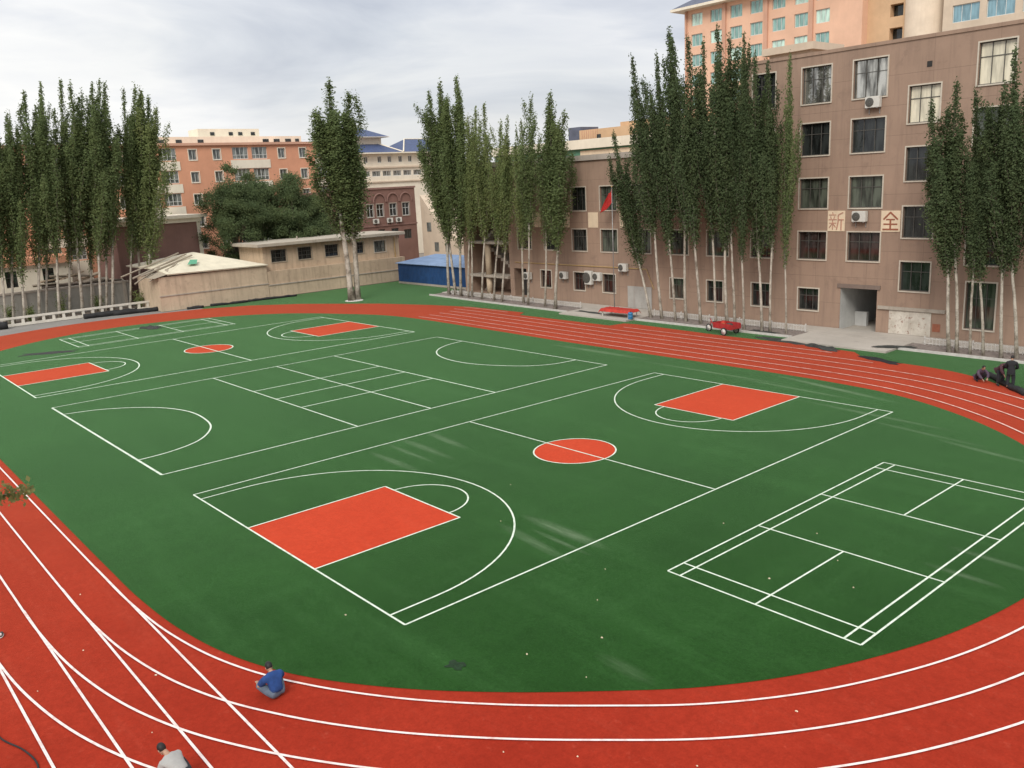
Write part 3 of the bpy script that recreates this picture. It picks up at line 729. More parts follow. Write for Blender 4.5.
# --- orange apartment block
O = empty('orange_apartment_block', (-82, 0, 0), PI/2)
tag(O, 'orange apartment block with cream glazed bays and a flat roof', 'building')
oo = []
rowsO = [(z, z+1.32) for z in (16.48, 13.62, 10.77, 7.9, 5.0)]
per = 12.6
for k in range(-3, 3):
    for xw in (33.0, 36.25):
        x = xw+k*per
        for z in rowsO:
            if -5 < x < 56: oo.append(((x, x+1.05)+z, 'w'))
    for xb in (38.95, 41.72):
        x = xb+k*per
        for z in rowsO:
            if -8 < x < 56: oo.append(((x, x+2.25, z[0]-.02, z[1]+.22), 'b'))
mb = MB(); wall_front(mb, -10, 57.5, 0, 18.3, [o for o, _ in oo], .2); shell(mb, -10, 57.5, 0, 18.3, 12); mb.build('wall', M['orange'], O)
for k in range(-3, 2):
    x = 38.6+k*per
    z_ = [(rowsO[i+1][1]+.28, rowsO[i][0]-.14) for i in range(4)]+[(2.2, rowsO[4][0]-.14)]
    for (a, b) in z_: MB().box(x, x+5.7, -.07, -.003, a, b).build('bay_spandrel', M['cream'], O)
kk = [o for o in oo if 12 < o[0][0] < 56]
for i, (o, s_) in enumerate(kk):
    if s_ == 'w': window(O, o, .2, trim=M['cream'], fr=M['frame_white'], gl=M['glass_grey'], style=(2, 0), tw=.1, proud=.04)
    else: window(O, o, .2, trim=None, fr=M['frame_white'], gl=M['glass_grey'], style=(4, .34), bar=.07)
far_ = MB()
for (o, s_) in [o for o in oo if o[0][0] <= 12]: far_.box(o[0]+.02, o[1]-.02, .15, .19, o[2]+.02, o[3]-.02) if False else far_.box(o[0]+.02, o[1]-.02, .15, .19, o[2]+.02, o[3]-.02)
fo = far_.build('pane', M['glass_grey'], O); fo['kind'] = 'stuff'
MB().box(-10.2, 57.7, -.3, .2, 18.3, 18.62).build('cornice', M['peachdark'], O)
MB().box(30, 52, 5, 10, 18.3, 19.75).box(37.2, 46.2, 6.5, 10, 19.752, 20.9).build('penthouse', M['cream'], O)
for x, z, wd in ((31.0,18.95,.8), (33.4,18.95,.8), (36.4,18.95,.8), (45.9,18.95,.9), (47.6,18.95,.9), (49.4,18.95,.9), (51.0,18.95,.6)): MB().box(x, x+wd, 4.94, 4.997, z, z+.42).build('penthouse_window', M['glass'], O)
for x in (38.9, 41.6, 43.0, 44.9): MB().box(x, x+.6, 6.44, 6.497, 20.0, 20.45).build('penthouse_window', M['glass'], O)
MB().box(22, 30, -.4, -.003, 0, 2.4).build('ground_floor_band', M['cream'], O)

# --- low white house with dark windows seen under the left poplars
Lw = empty('white_house', (-76, 0, 0), PI/2)
tag(Lw, 'low white house with dark windows and brick-red roof edge behind the left poplars', 'house')
lo_ = [(2.2,3.4,2.9,4.7), (4.9,6.1,2.9,4.7), (8.4,9.6,2.9,4.7), (12.2,13.4,2.9,4.7)]
mb = MB(); wall_front(mb, -12, 15.2, 0, 5.2, lo_, .2); shell(mb, -12, 15.2, 0, 5.2, 5); mb.build('wall', M['cream'], Lw)
for o in lo_: window(Lw, o, .2, trim=None, fr=M['frame'], gl=M['glass'], style=(2, .6))
MB().box(-12.3, 15.5, -.4, 5.3, 5.2, 6.0).build('roof', M['orange'], Lw)

# --- maroon arched building
A = empty('maroon_school_wing', (-72, 0, 0), PI/2)
tag(A, 'maroon building with three pointed arches over its upper windows', 'building')
aw = [(51.2,52.3,7.75,9.5), (53.0,54.1,7.75,9.5), (54.6,55.75,7.75,9.5), (56.75,57.95,7.75,9.5), (58.9,60.1,7.7,9.5)]
lw2 = [(56.8,58.0,4.6,6.0), (54.6,55.7,4.6,6.0), (58.9,60.2,4.4,5.7)]
mb = MB(); wall_front(mb, 47, 61.2, 0, 11.5, aw+lw2, .2); shell(mb, 47, 61.2, 0, 11.5, 8); mb.build('wall', M['maroon'], A)
for o in aw: window(A, o, .2, trim=M['concrete'], fr=M['frame_white'], gl=M['glass'], style=(2, .6), tw=.08, proud=.04)
for o in lw2: window(A, o, .2, trim=None, fr=M['frame'], gl=M['glass'], style=(2, 0))
for xc in (52.6, 55.15, 57.35, 59.5):
    pts = [(xc+1.0*math.cos(R(a)), -.12, 9.75+1.15*math.sin(R(a))) for a in range(0, 181, 15)]
    MB().tube(pts, .1, 6).build('arch', M['brownwall'], A)
MB().box(46.9, 61.3, -.15, .2, 11.5, 11.75).build('cornice', M['brownwall'], A)
MB().box(46.95, 61.25, -.12, -.003, 6.4, 6.62).build('string_course', M['brownwall'], A)
for x, nm in ((54.2, 'leftmost'), (56.5, 'middle'), (58.0, 'rightmost')):
    ac_unit(0, 0, nm+' of three white air conditioners below the arched windows of the maroon building', rz=PI/2, base=(-72, x, 6.85), w_=.85, h_=.65)
# cream flank right of it
Cf = empty('cream_annexe', (0, 62, 0))
tag(Cf, 'plain cream annexe with sloping top beside the maroon building behind the blue shed', 'building')
MB().prism([(0,0)], 0, 0)
cf = MB(); pr = [(-71.9,0),(-46,0),(-46,3.8),(-63.2,4.2),(-67.6,6.2),(-71.9,10.4)]
n = len(pr); cf.v += [(p[0],0,p[1]) for p in pr]+[(p[0],9,p[1]) for p in pr]
cf.f += [tuple(range(n)), tuple(reversed(range(n, 2*n)))]+[(i, n+i, n+(i+1) % n, (i+1) % n) for i in range(n)]
cf.build('wall', M['beigetile'], Cf)
for x, z in ((-70.6, 5.2), (-69.0, 2.4), (-66.4, 2.4)): MB().box(x, x+1.0, -.04, -.003, z, z+1.3).build('window', M['glass_grey'], Cf)

# --- cream building with blue hipped roofs
P = empty('blue_roofed_building', (-95, 0, 0), PI/2)
tag(P, 'cream building with blue hipped roofs and a small upper pavilion in the distance', 'building')
pw = [(x, x+.75, 15.85, 16.9) for x in (67.3, 70.0, 72.0, 74.2, 76.2, 78.4)]+[(x, x+1.7, 13.6, 14.5) for x in (66.6, 68.7, 70.8, 72.9, 75.0, 77.1)]
mb = MB(); wall_front(mb, 64, 86, 0, 17.3, pw, .15); shell(mb, 64, 86, 0, 17.3, 10); mb.build('wall', M['cream'], P)
for o in pw: window(P, o, .15, trim=None, fr=M['frame_white'], gl=M['glass_grey'], style=(2, 0), bar=.08)
MB().box(63.8, 86.2, -.3, .2, 14.95, 15.2).box(63.8, 86.2, -.25, .2, 12.6, 12.8).build('string_course', M['beigetile'], P)
def hip(mb, x0, x1, y0, y1, z0, z1, inset):
    c = [(x0,y0,z0),(x1,y0,z0),(x1,y1,z0),(x0,y1,z0)]; ym = (y0+y1)/2
    a = (min(x0+inset, (x0+x1)/2-.01), ym, z1); b = (max(x1-inset, (x0+x1)/2+.01), ym, z1)
    mb.quad(c[0], c[1], b, a); mb.quad(c[2], c[3], a, b); mb.poly((c[1], c[2], b)); mb.poly((c[3], c[0], a)); mb.quad(c[3], c[2], c[1], c[0])
mb = MB(); hip(mb, 62.9, 74.6, -1.0, 10, 17.5, 19.9, 4); hip(mb, 74.7, 87, -1.0, 10, 17.5, 19.9, 4); mb.build('roof', M['bluetile'], P)
MB().box(62.85, 87.05, -1.05, 10.1, 17.3, 17.5).build('eave', M['cream'], P)
rg = MB()
for a, b in (((62.9,-1,17.55),(66.9,4.5,19.95)), ((74.6,-1,17.55),(70.6,4.5,19.95)), ((74.7,-1,17.55),(78.7,4.5,19.95)), ((87,-1,17.55),(83,4.5,19.95)), ((66.9,4.5,19.95),(70.6,4.5,19.95)), ((78.7,4.5,19.95),(83,4.5,19.95))): rg.tube([a, b], .12, 6)
rg.build('ridge', M['cream'], P)
MB().box(67.3, 72.6, 2.5, 8, 18.2, 20.1).build('pavilion', M['cream'], P)
mb = MB(); hip(mb, 66.4, 73.6, 1.4, 9, 20.2, 21.9, 3.5); mb.build('pavilion_roof', M['bluetile'], P)
MB().box(66.35, 73.65, 1.35, 9.05, 20.1, 20.2).build('pavilion_eave', M['cream'], P)
MB().lathe([(.05,21.7),(.9,22.2),(1.0,23.0),(.6,23.6),(.05,23.9)], 14, Matrix.Translation((70.0, 14, 0))).build('dome', M['cream'], P, True)

# --- tan building with green band above the three storey wing
G = empty('tan_building', (0, 60, 0))
tag(G, 'tan building with cream parapet and green glazed band rising behind the three-storey wing', 'building')
MB().box(-52, -16, 0, 10, 0, 13.2).box(-40, -16, 2.5, 10, 13.2, 14.7).build('wall', M['tan'], G)
MB().box(-52, -16, -.05, .6, 13.202, 14.75).build('green_band', M['greenpanel'], G)
MB().box(-37.0, -16.2, -.09, -.053, 13.4, 14.55).build('pale_band', M['panel'], G)
MB().box(-52.2, -15.8, -.5, 1.2, 14.752, 15.75).build('parapet', M['cream'], G)
MB().box(-39.7, -16, 2.6, 9, 15.2, 16.95).box(-34.6, -16, 4.0, 9, 16.952, 17.5).build('upper_storey', M['tan'], G)
for x in np.arange(-39.3, -36.6, .35): MB().box(x, x+.07, 2.55, 2.598, 15.8, 16.9).build('groove', M['peachdark'], G)
MB().box(-36.9, -36.3, 2.55, 2.598, 15.85, 16.35).build('small_window', M['glass'], G)
MB().box(-41.9, -39.9, 3, 6, 14.7, 17.4).build('water_tank', M['slate'], G)

# --- peach tower
Tw = empty('peach_tower', (0, 112, 0))
tag(Tw, 'tall peach tower with rows of teal windows behind the brown block', 'tower')
to = []
for i, xc in enumerate((-60.7, -56.9, -53.05, -49.35, -45.4, -41.6, -38.1)):
    for j in range(9):
        zt = 37.0-3.2*j
        if xc > -39 and j > 12: continue
        to.append(((xc-1.12, xc+1.12, zt-1.9, zt), 'glass_teal_lit' if (i*7+j*3) % 5 == 0 or (j == 2 and i in (4, 5)) else 'glass_teal'))
mb = MB(); wall_front(mb, -63, -32, 0, 37.6, [o for o, _ in to], .25); shell(mb, -63, -32, 0, 37.6, 16); mb.build('wall', M['peach'], Tw)
tb = [b for b in to if b[0][2] > 12]
for o, g in tb: window(Tw, o, .25, trim=None, fr=M['frame_white'], gl=M[g], style=(3, 0), bar=.09)
for x in (-62.95, -55.2, -47.5, -39.85): MB().box(x-.32 if x > -60 else x, x+.32, -.35, -.003, 0, 37.5).build('pilaster', M['peachdark'], Tw)
ev = MB(); ev.box(-64.8, -31.5, -1.8, 17, 37.6, 38.0); ev.build('eave', M['cream'], Tw)
mb = MB(); hip(mb, -64.7, -31.6, -1.7, 16.9, 38.0, 43, 8); mb.build('roof', M['slate'], Tw)
# recess, drum and right block
rc = [(-28.7,-26.85,z-1.65,z) for z in (42.4, 39.3, 36.1, 32.85, 29.75, 26.6, 23.5)]
mb = MB(); wall_front(mb, -32, -21, 0, 44, rc, 1.2, 1.5); shell(mb, -32, -21, 0, 44, 14, 1.5); mb.build('recessed_wall', M['tan'], Tw)
for o in rc: MB().box(o[0]+.01, o[1]-.01, 2.6, 2.68, o[2]+.01, o[3]-.01).build('recess_glazing', M['glass'], Tw)
MB().lathe([(2.75,0),(2.75,44.5),(.01,44.6)], 32, Matrix.Translation((-24.0, 2.4, 0))).build('drum', M['beigetile'], Tw, True)
rb = [(x, x+3.35, z-2.15, z) for x in (-19.4, -15.2, -11.0, -6.8) for z in (40.5, 37.3, 34.1, 30.95, 27.75, 24.5)]
mb = MB(); wall_front(mb, -20.6, 0, 0, 44, rb, .25, -.4); shell(mb, -20.6, 0, 0, 44, 14, -.4); mb.build('right_block', M['beigetile'], Tw)
for o in rb: window(Tw, o, .25, trim=None, fr=M['frame_white'], gl=M['glass_blue'], style=(3, 0), bar=.08, y=-.4)

# --- blue shed
D = empty('blue_shed', (-57.6, 48, 0), 0)
tag(D, 'blue corrugated steel shed with pale blue roof beside the beige wall', 'shed')
b = MB(); N = 46
for i in range(N):
    x0, x1 = 13.9*i/N, 13.9*(i+1)/N; xm = (x0+x1)/2
    for a, c, ya, yc in ((x0, xm, 0, -.035), (xm, x1, -.035, 0)): b.quad((a,ya,.25),(c,yc,.25),(c,yc,2.45),(a,ya,2.45))
b.build('front_panel', M['blue'], D)
MB().box(0, 13.9, .01, 5.8, 0, 2.42).build('body', M['blue'], D)
MB().box(0, 13.95, -.06, .004, 0, .24).build('plinth', M['concrete'], D)
rf = MB()
for i in range(N):
    x0, x1 = -.2+14.3*i/N, -.2+14.3*(i+1)/N; xm = (x0+x1)/2
    for a, c, h0, h1 in ((x0, xm, 0, .05), (xm, x1, .05, 0)): rf.quad((a,-.3,2.5+h0),(c,-.3,2.5+h1),(c,6,3.05+h1),(a,6,3.05+h0))
ro = rf.build('roof', M['bluelite'], D); md = ro.modifiers.new('th', 'SOLIDIFY'); md.thickness = .05
Cr = empty('collapsed_roof', (-71.0, 0, 0), PI/2); tag(Cr, 'heap of broken beige roof slabs and planks above the retaining wall behind the left poplars', 'rubble heap')
rq = random.Random(8)
for i in range(9):
    x = 11.5+i*.85; z = 3.2+.8*math.sin(i*.55)+rq.uniform(-.1,.25)
    Mx = Matrix.Translation((x, rq.uniform(0,1.2), z)) @ Euler((rq.uniform(-.4,.4), rq.uniform(-.45,.15), rq.uniform(-.4,.4))).to_matrix().to_4x4()
    MB().box(-1.3, 1.3, -.35, .35, -.07, .07, Mx).build('broken_slab', M['beige2'] if i % 2 else M['wood'], Cr)
MB().prism([(10.8,.2),(19.2,.2),(18.6,3),(11.5,3)], 0, 3.0).build('rubble_mound', M['soil'], Cr)
# --- grey retaining wall, white lattice wall
Rw = empty('retaining_wall', (-69.2, 0, 0), PI/2)
tag(Rw, 'grey retaining wall with a pale coping behind the left poplars', 'wall')
MB().box(-14, 19.3, 0, .5, 0, 2.75).build('wall', M['retain'], Rw); MB().box(-14, 19.35, -.1, .55, 2.75, 2.95).build('coping', M['concrete'], Rw)
for x in np.arange(-12, 19, 3.4): MB().box(x, x+.35, -.12, -.003, 0, 2.74).build('pier', M['concrete'], Rw)
Pk = empty('lattice_wall', (-64.3, 0, 0), PI/2)
tag(Pk, 'low white lattice wall with square openings along the left edge of the track', 'wall')
MB().box(-13, 20.2, 0, .2, 0, .26).build('bottom_rail', M['picket'], Pk); MB().box(-13.05, 20.25, -.03, .23, .72, .92).build('top_rail', M['picket'], Pk)
for x in np.arange(-12.9, 20.0, .95): MB().box(x, x+.26, .012, .188, .26, .72).build('post', M['picket'], Pk)

# ------------------------------------------------------------------ low fences round the tree bed
def picket_fence(u0, u1, v, label):
    f = empty('low_fence', (u0, v, .06)); tag(f, label, 'fence', 'low fences round the tree beds')
    L = u1-u0
    MB().box(0, L, -.02, .02, .40, .45).build('top_rail', M['kerb'], f); MB().box(0, L, -.018, .018, .1, .14).build('bottom_rail', M['kerb'], f)
    p = MB()
    for x in np.arange(.1, L, .22): p.box(x-.018, x+.018, -.03, -.021, .02, .5)
    p.build('slat_panel', M['kerb'], f)
    for x in np.arange(0, L+.01, L/max(1, round(L/3))): MB().box(x-.04, x+.04, .021, .09, 0, .58).build('post', M['kerb'], f)
picket_fence(-41.5, -22, 44.15, 'low pale slat fence under the thin pale poplars by the open stair')
picket_fence(-13.3, .7, 44.15, 'low pale slat fence under the tall dark poplars behind the red cart')
picket_fence(9.2, 24, 44.1, 'low pale slat fence under the poplars at the right edge')

# ------------------------------------------------------------------ poplars
def leaves_mesh(name, C, size, mat, rng, squash=.55, face=1.0):
    """one rhombus per leaf centre, random facing"""
    n = len(C)
    # blades mostly face outwards and up from the crown's axis, with plenty of scatter
    out = C-np.array([0, 0, 1.0])*C[:, 2:3]; out /= np.linalg.norm(out, axis=1)[:, None]+1e-6; out[:, 2] += .45
    N = out*face+rng.normal(size=(n, 3))*.62; N /= np.linalg.norm(N, axis=1)[:, None]
    a = np.cross(N, rng.normal(size=(n, 3))); a /= np.linalg.norm(a, axis=1)[:, None]
    b = np.cross(N, a)
    s = size*(.65+.7*rng.random((n, 1)))
    V = np.empty((n, 4, 3)); V[:, 0] = C-a*s*.5; V[:, 1] = C+b*s*squash*.5; V[:, 2] = C+a*s*.5; V[:, 3] = C-b*s*squash*.5
    me = bpy.data.meshes.new(name)
    me.vertices.add(n*4); me.vertices.foreach_set('co', V.reshape(-1).astype(np.float32))
    me.loops.add(n*4); me.loops.foreach_set('vertex_index', np.arange(n*4, dtype=np.int32))
    me.polygons.add(n); me.polygons.foreach_set('loop_start', np.arange(0, n*4, 4, dtype=np.int32))
    me.update(calc_edges=True); me.materials.append(mat); return me

def poplar_meshes(seed, H=20.0, bare=.27, wid=1.7, dens=1.0, forked=False):
    rng = np.random.default_rng(seed); rd = random.Random(seed)
    tr = MB(); lm = MB(); C = []
    wob = lambda z: Vector((.16*math.sin(z*.31+seed), .16*math.sin(z*.27+seed*2.1), 0))
    def stem(base, top, r0, r1, n=14):
        pts = []
        for i in range(n+1):
            f = i/n; p = base.lerp(top, f); q = wob(p.z)-wob(base.z)
            pts.append(p+q*min(1, f*3))
        rad = [r0*(1-f)+r1*f for f in [i/n for i in range(n+1)]]; rad[0] *= 1.3
        c = int(n*(bare+.16))
        tr.tube(pts[:c+1], rad[:c+1], 8); lm.tube(pts[c:], rad[c:], 6); return pts
    stems = [(Vector((0,0,0)), Vector((0,0,H*.96)))]
    if forked: stems = [(Vector((-.2,0,0)), Vector((-.5,.1,H*.98))), (Vector((.2,.1,0)), Vector((.5,-.1,H*.93)))]
    nl = int((21 if not forked else 14)*max(.7, dens))
    def plume(pts, n, w0, tipped=1.0):
        """leaves round a rising limb: thin at the foot, fullest at a third, drawn out to a point"""
        k = len(pts)-1
        s_ = .04+.96*rng.random(n)**.9
        for f in s_:
            x = f*k; j = min(int(x), k-1); q = pts[j].lerp(pts[j+1], x-j)
            prof = w0*(.22+1.0*(f+.01)**.6*(1-f)**.8)+.035
            C.append((q.x+rng.normal()*prof*.62, q.y+rng.normal()*prof*.62, q.z+rng.normal()*.24))
    da = rd.random()*6.28; drift = Vector((math.cos(da), math.sin(da), 0))*rd.uniform(.3, 1.6)
    for sb, stp in stems:
        sp = stem(sb, stp, .115 if not forked else .17, .02)
        def at(f):
            x = f*(len(sp)-1); i = min(int(x), len(sp)-2); return sp[i].lerp(sp[i+1], x-i)
        lead = [at(bare+.10+(.999-bare-.10)*i/10) for i in range(11)]
        plume(lead, int(2300*dens), .42)
        for i in range(nl):
            rel = ((i+.5+rd.uniform(-.45, .45))/nl)**1.25
            f0 = bare*.97+(.70-bare)*rel
            p0 = at(f0); az_ = i*2.399+rd.uniform(-.7, .7)
            u_ = rd.random()
            ztip = H*(.56+.40*(.35*rel+.65*u_))
            L = max(H*.16, min(ztip, H*.985)-p0.z)
            # limbs fan out like a broom: lean grows with their length
            spread = wid*rd.uniform(.35, 1.15)*(.45+.55*L/(H*.5))*(1.12-.55*u_)
            d = Vector((math.cos(az_), math.sin(az_), 0)); pts = []; k = 8; bow = Vector((rd.uniform(-.3,.3), rd.uniform(-.3,.3), 0))
            for j in range(k+1):
                s_ = j/k
                pts.append(p0+(d*spread+drift*L*.05*s_+bow*math.sin(PI*s_))*(s_**.72)+Vector((0,0,L*s_))+Vector((rd.uniform(-.05,.05), rd.uniform(-.05,.05), 0))*j*.45)
            lm.tube(pts, [.045*(1-rel*.5)*(1-j/k*.88) for j in range(k+1)], 5, False)
            plume(pts, int(L*rd.uniform(150, 215)*dens), rd.uniform(.46, .66)*(1-.3*rel))
    return tr.mesh('trunk', M['bark'], True), lm.mesh('limb', M['bark_limb'], True), np.array(C)
LEAF = {}
def poplar_variant(seed, leaf, **kw):
    k = (seed, leaf); kw['bare'] = kw['bare']+((seed*37) % 5-2)*.02
    if k not in LEAF:
        t_, l_, C = poplar_meshes(seed, **kw)
        LEAF[k] = (t_, l_, leaves_mesh('crown', C, .165, M[leaf], np.random.default_rng(seed+99)))
    return LEAF[k]
HT = 20.0
def plant_poplar(u, v, lean_u, lean_v, h, wide, seed, leaf, label, group=None, yaw=0, bare=.27, dens=1.0, forked=False):
    t_, l_, c_ = poplar_variant(seed, leaf, bare=bare, dens=dens, forked=forked)
    o = empty('poplar_tree', (u, v, 0)); tag(o, label, 'tree', group)
    q = Vector((0,0,1)).rotation_difference(Vector((lean_u, lean_v, h)).normalized()) @ Quaternion((0,0,1), yaw)
    o.rotation_euler = q.to_euler(); o.scale = (wide, wide, h/HT)
    put('trunk', t_, o); put('limb', l_, o); put('crown', c_, o)
    return o
GC, GD, GE, GA = 'poplars by the open stair', 'tall poplars before the brown block', 'poplars at the right edge', 'poplars along the left wall'
rn = random.Random(3)
# (u, v, lean, height, width, seed, leaf, label)
rowC = [(-41.87,44,.6,21.6,1.25,11,'leaf_mid','tall dark poplar at the left end of the row before the open stair'),
 (-40.88,44.2,-2.7,21.0,1.2,12,'leaf_mid','dark poplar leaning left towards the blue shed'),
 (-39.47,43.8,1.5,21.8,1.2,13,'leaf_mid','tall dark poplar leaning right beside the blue shed corner'),
 (-37.92,43.6,1.6,17.9,.8,14,'leaf_pale','slender pale poplar just right of the dark poplars by the blue shed'),
 (-37.71,43.9,2.6,18.7,.85,15,'leaf_pale','pale poplar standing before the round concrete stair column'),
 (-35.54,43.5,2.2,18.9,.9,16,'leaf_pale','thin white-trunked poplar right of the stair column'),
 (-33.49,43.4,2.6,17.1,.85,14,'leaf_pale','pale yellowish poplar before the right end of the open stair'),
 (-32.12,43.3,2.6,17.4,.9,15,'leaf_pale','pale poplar with bent trunk before the dark doorway'),
 (-29.21,43.6,.8,16.9,.85,16,'leaf_pale','short pale poplar right of the dark doorway'),
 (-28.12,43.2,2.0,18.8,.9,14,'leaf_mid','mid green poplar with slanting trunk left of the rightmost pale poplar'),
 (-25.83,43.3,1.8,18.3,.85,16,'leaf_mid','thin mid green poplar close beside the rightmost pale poplar'),
 (-23.77,42.7,.7,18.6,1.2,12,'leaf_mid','bushy rightmost poplar of the pale row, alone before two windows')]
for i, (u, v, ln, h, wd, sd_, lf, lb) in enumerate(rowC):
    plant_poplar(u, v, ln, 0, h*1.05, wd*1.1, sd_, lf, lb, GC, i*1.7, .30 if sd_ > 13 else .24, .62 if sd_ > 13 else .95)
rowD = [(-13.0,43.4,-3.9,15.4,1.1,21,'leaf_dark','strongly left-leaning short poplar beside the red-topped table'),
 (-11.75,43.3,-2.9,20.6,1.15,22,'leaf_dark','left-leaning tall poplar second from the red-topped table'),
 (-10.28,43.2,-1.7,20.3,1.1,23,'leaf_dark','tall dark poplar third from the red-topped table'),
 (-9.3,43.3,-1.4,22.0,1.2,24,'leaf_dark','tallest spiky poplar near the left of the tall dark group'),
 (-7.63,43.0,-1.4,21.2,1.15,21,'leaf_dark','tall dark poplar left of the red cart handlebar'),
 (-6.48,43.4,-1.2,20.6,1.0,22,'leaf_dark','dark poplar whose trunk rises behind the left end of the red cart'),
 (-5.39,43.3,-1.2,21.5,1.2,23,'leaf_dark','tall dark poplar straight behind the red cart box'),
 (-4.74,43.4,-.9,20.8,1.0,24,'leaf_dark','dark poplar behind the right end of the red cart'),
 (-3.46,42.7,-.3,20.4,.85,25,'leaf_dark','slim dark poplar just right of the red cart with leaves low on its trunk'),
 (-1.85,42.6,-.9,19.1,1.05,21,'leaf_dark','dark poplar left of the last two trunks before the tunnel'),
 (-1.31,42.8,-.6,18.5,.9,22,'leaf_dark','dark poplar with a slim trunk second from the right of the tall group'),
 (0.0,42.8,-.2,18.8,.72,25,'leaf_mid','thin airy poplar at the right end of the tall group beside the tunnel apron')]
for i, (u, v, ln, h, wd, sd_, lf, lb) in enumerate(rowD):
    plant_poplar(u, v, ln, 0, h*1.05, wd*.88, sd_, lf, lb, GD, i*2.1, .27, .5 if wd < .8 else .85)
rowE = [(11.4,42.6,-2.0,15.0,1.0,31,'leaf_dark','dark left-leaning poplar right of the flaking wall patch'),
 (11.77,42.8,-.9,15.9,.95,32,'leaf_dark','dark poplar close beside the one by the flaking wall patch'),
 (12.59,42.7,-.8,15.3,.75,33,'leaf_dark','slim dark poplar third from the flaking wall patch'),
 (13.3,42.8,-.8,14.4,.75,31,'leaf_dark','slim dark poplar with a pale forked trunk left of the standing workers'),
 (14.38,42.6,-1.2,14.3,.9,32,'leaf_dark','dark poplar just left above the standing workers'),
 (15.08,43.0,-1.5,17.3,.95,33,'leaf_dark','tall dark poplar directly behind the standing workers'),
 (15.97,42.8,-1.3,16.2,.9,31,'leaf_dark','dark poplar at the extreme right edge whose trunk lies outside the frame')]
for i, (u, v, ln, h, wd, sd_, lf, lb) in enumerate(rowE):
    plant_poplar(u, v, ln, 0, h*1.04, wd, sd_, lf, lb, GE, i*1.3+.5, .30, .85)
rowA = [(-65.5,3.05,1.7,21,'leaf_mid','mid green poplar leaning into the left edge of the frame'),
 (-66,4.63,2.0,22,'leaf_mid','first poplar trunk at the far left end of the lattice wall'),
 (-65.5,5.79,2.3,21.8,'leaf_mid','second poplar from the left end of the lattice wall'),
 (-66.5,6.71,2.7,21,'leaf_mid','third poplar from the left end, with shoots at its foot'),
 (-65.5,7.52,2.0,20.4,'leaf_mid','shorter fourth poplar from the left end of the lattice wall'),
 (-66,9.02,2.3,23,'leaf_mid','fifth poplar from the left, standing out above its neighbours'),
 (-67,9.92,3.3,24,'leaf_mid','tall dark poplar sixth from the left of the lattice wall'),
 (-65.5,10.82,1.9,22.3,'leaf_mid','mid green poplar in the middle of the lattice wall'),
 (-67,12.17,3.0,24.4,'leaf_mid','tall dark poplar behind the left end of the black rolled mats'),
 (-66,13.21,2.4,23.8,'leaf_mid','dark poplar over the left third of the black rolled mats'),
 (-67.3,14.47,2.8,23.4,'leaf_mid','dark poplar close to the retaining wall over the rolled mats'),
 (-65.7,14.95,2.8,24,'leaf_mid','tall dark poplar above the middle of the black rolled mats'),
 (-66.8,15.88,3.1,24.4,'leaf_mid','tallest dark poplar right of the middle of the rolled mats'),
 (-66,16.27,3.1,24.1,'leaf_mid','dark poplar whose trunk slants over the rolled mats'),
 (-66.5,18.33,2.8,23.7,'leaf_mid','dark poplar third from the ruined shed corner'),
 (-67,19.58,3.0,24,'leaf_mid','dark poplar standing behind the two at the ruined shed corner'),
 (-65.2,19.97,2.6,23.5,'leaf_pale','olive green poplar with thick pale trunk at the ruined shed corner'),
 (-66.4,20.81,2.7,22.9,'leaf_mid','dark poplar hugging the left side of the ruined shed')]
for i, (u, v, lv, h, lf, lb) in enumerate(rowA):
    plant_poplar(u, v, 0, lv, h*1.03, (1.18, 1.42, 1.05, 1.3)[i % 4] if lf != 'leaf_pale' else 1.45, 41+i % 6, lf, lb, GA, i*1.9, .225, .8)
plant_poplar(-48.4, 36.16, 0, .35, 22.9, 2.0, 51, 'leaf_mid', 'lone double-trunked poplar standing on the turf before the beige shed', None, R(85), .29, 1.15, True)
MB().lathe([(.02,.02),(.9,.02),(1.0,-.02)], 20).build('tree_pit', M['kerb'], None, loc=(-48.3, 36.0, .0))
bpy.data.objects['tree_pit']['kind'] = 'structure'

# ------------------------------------------------------------------ broad dark trees behind the sheds
def broad_tree(u, v, h, rx, ry, zb, seed, label, leaf='leaf_deep', name='elm_tree', group='broad trees behind the beige sheds'):
    rng = np.random.default_rng(seed); C = []; o = empty(name, (u, v, 0)); tag(o, label, 'tree', group)
    tr = MB(); tr.tube([(0,0,0),(.1,.05,h*.25),(-.1,.1,h*.5)], [.3,.24,.15], 8)
    ncl = 100
    for i in range(ncl):
        d = rng.normal(size=3); d /= np.linalg.norm(d); q = rng.random()**.45
        zc = (h+zb)/2; rz_ = (h-zb)/2
        taper = 1.0-.45*max(0, d[2]*q)
        c = np.array([d[0]*rx*q*taper, d[1]*ry*q*taper, zc+d[2]*rz_*q])
        if i % 4 == 0: tr.tube([(0,0,h*.28), tuple(c*np.array([.45,.45,1])-np.array([0,0,.12*h])), tuple(c)], [.12,.07,.02], 5, False)
        m = int(330+330*rng.random()); rc_ = .55+.5*rng.random()
        e = rng.normal(size=(m, 3))*rc_*np.array([.62,.62,.45]); C.append(c+e)
    put('trunk', tr.mesh('trunk', M['bark_dark'], True), o)
    put('crown', leaves_mesh('crown', np.concatenate(C), .185, M[leaf], rng, .6), o)
broad_tree(-70.0, 32.9, 15.2, 4.2, 4.1, 2.2, 1, 'broad dark elm left of the others behind the sheds')
broad_tree(-71.0, 36.6, 15.0, 3.7, 3.5, 3.0, 2, 'tall narrow dark elm in the middle behind the flat-roofed shed')
broad_tree(-70.0, 40.6, 14.0, 4.0, 4.0, 2.5, 3, 'broad dark elm behind the middle of the flat-roofed shed')
broad_tree(-70.3, 44.0, 11.6, 3.1, 3.1, 2.5, 4, 'low dark elm behind the lone double-trunked poplar')
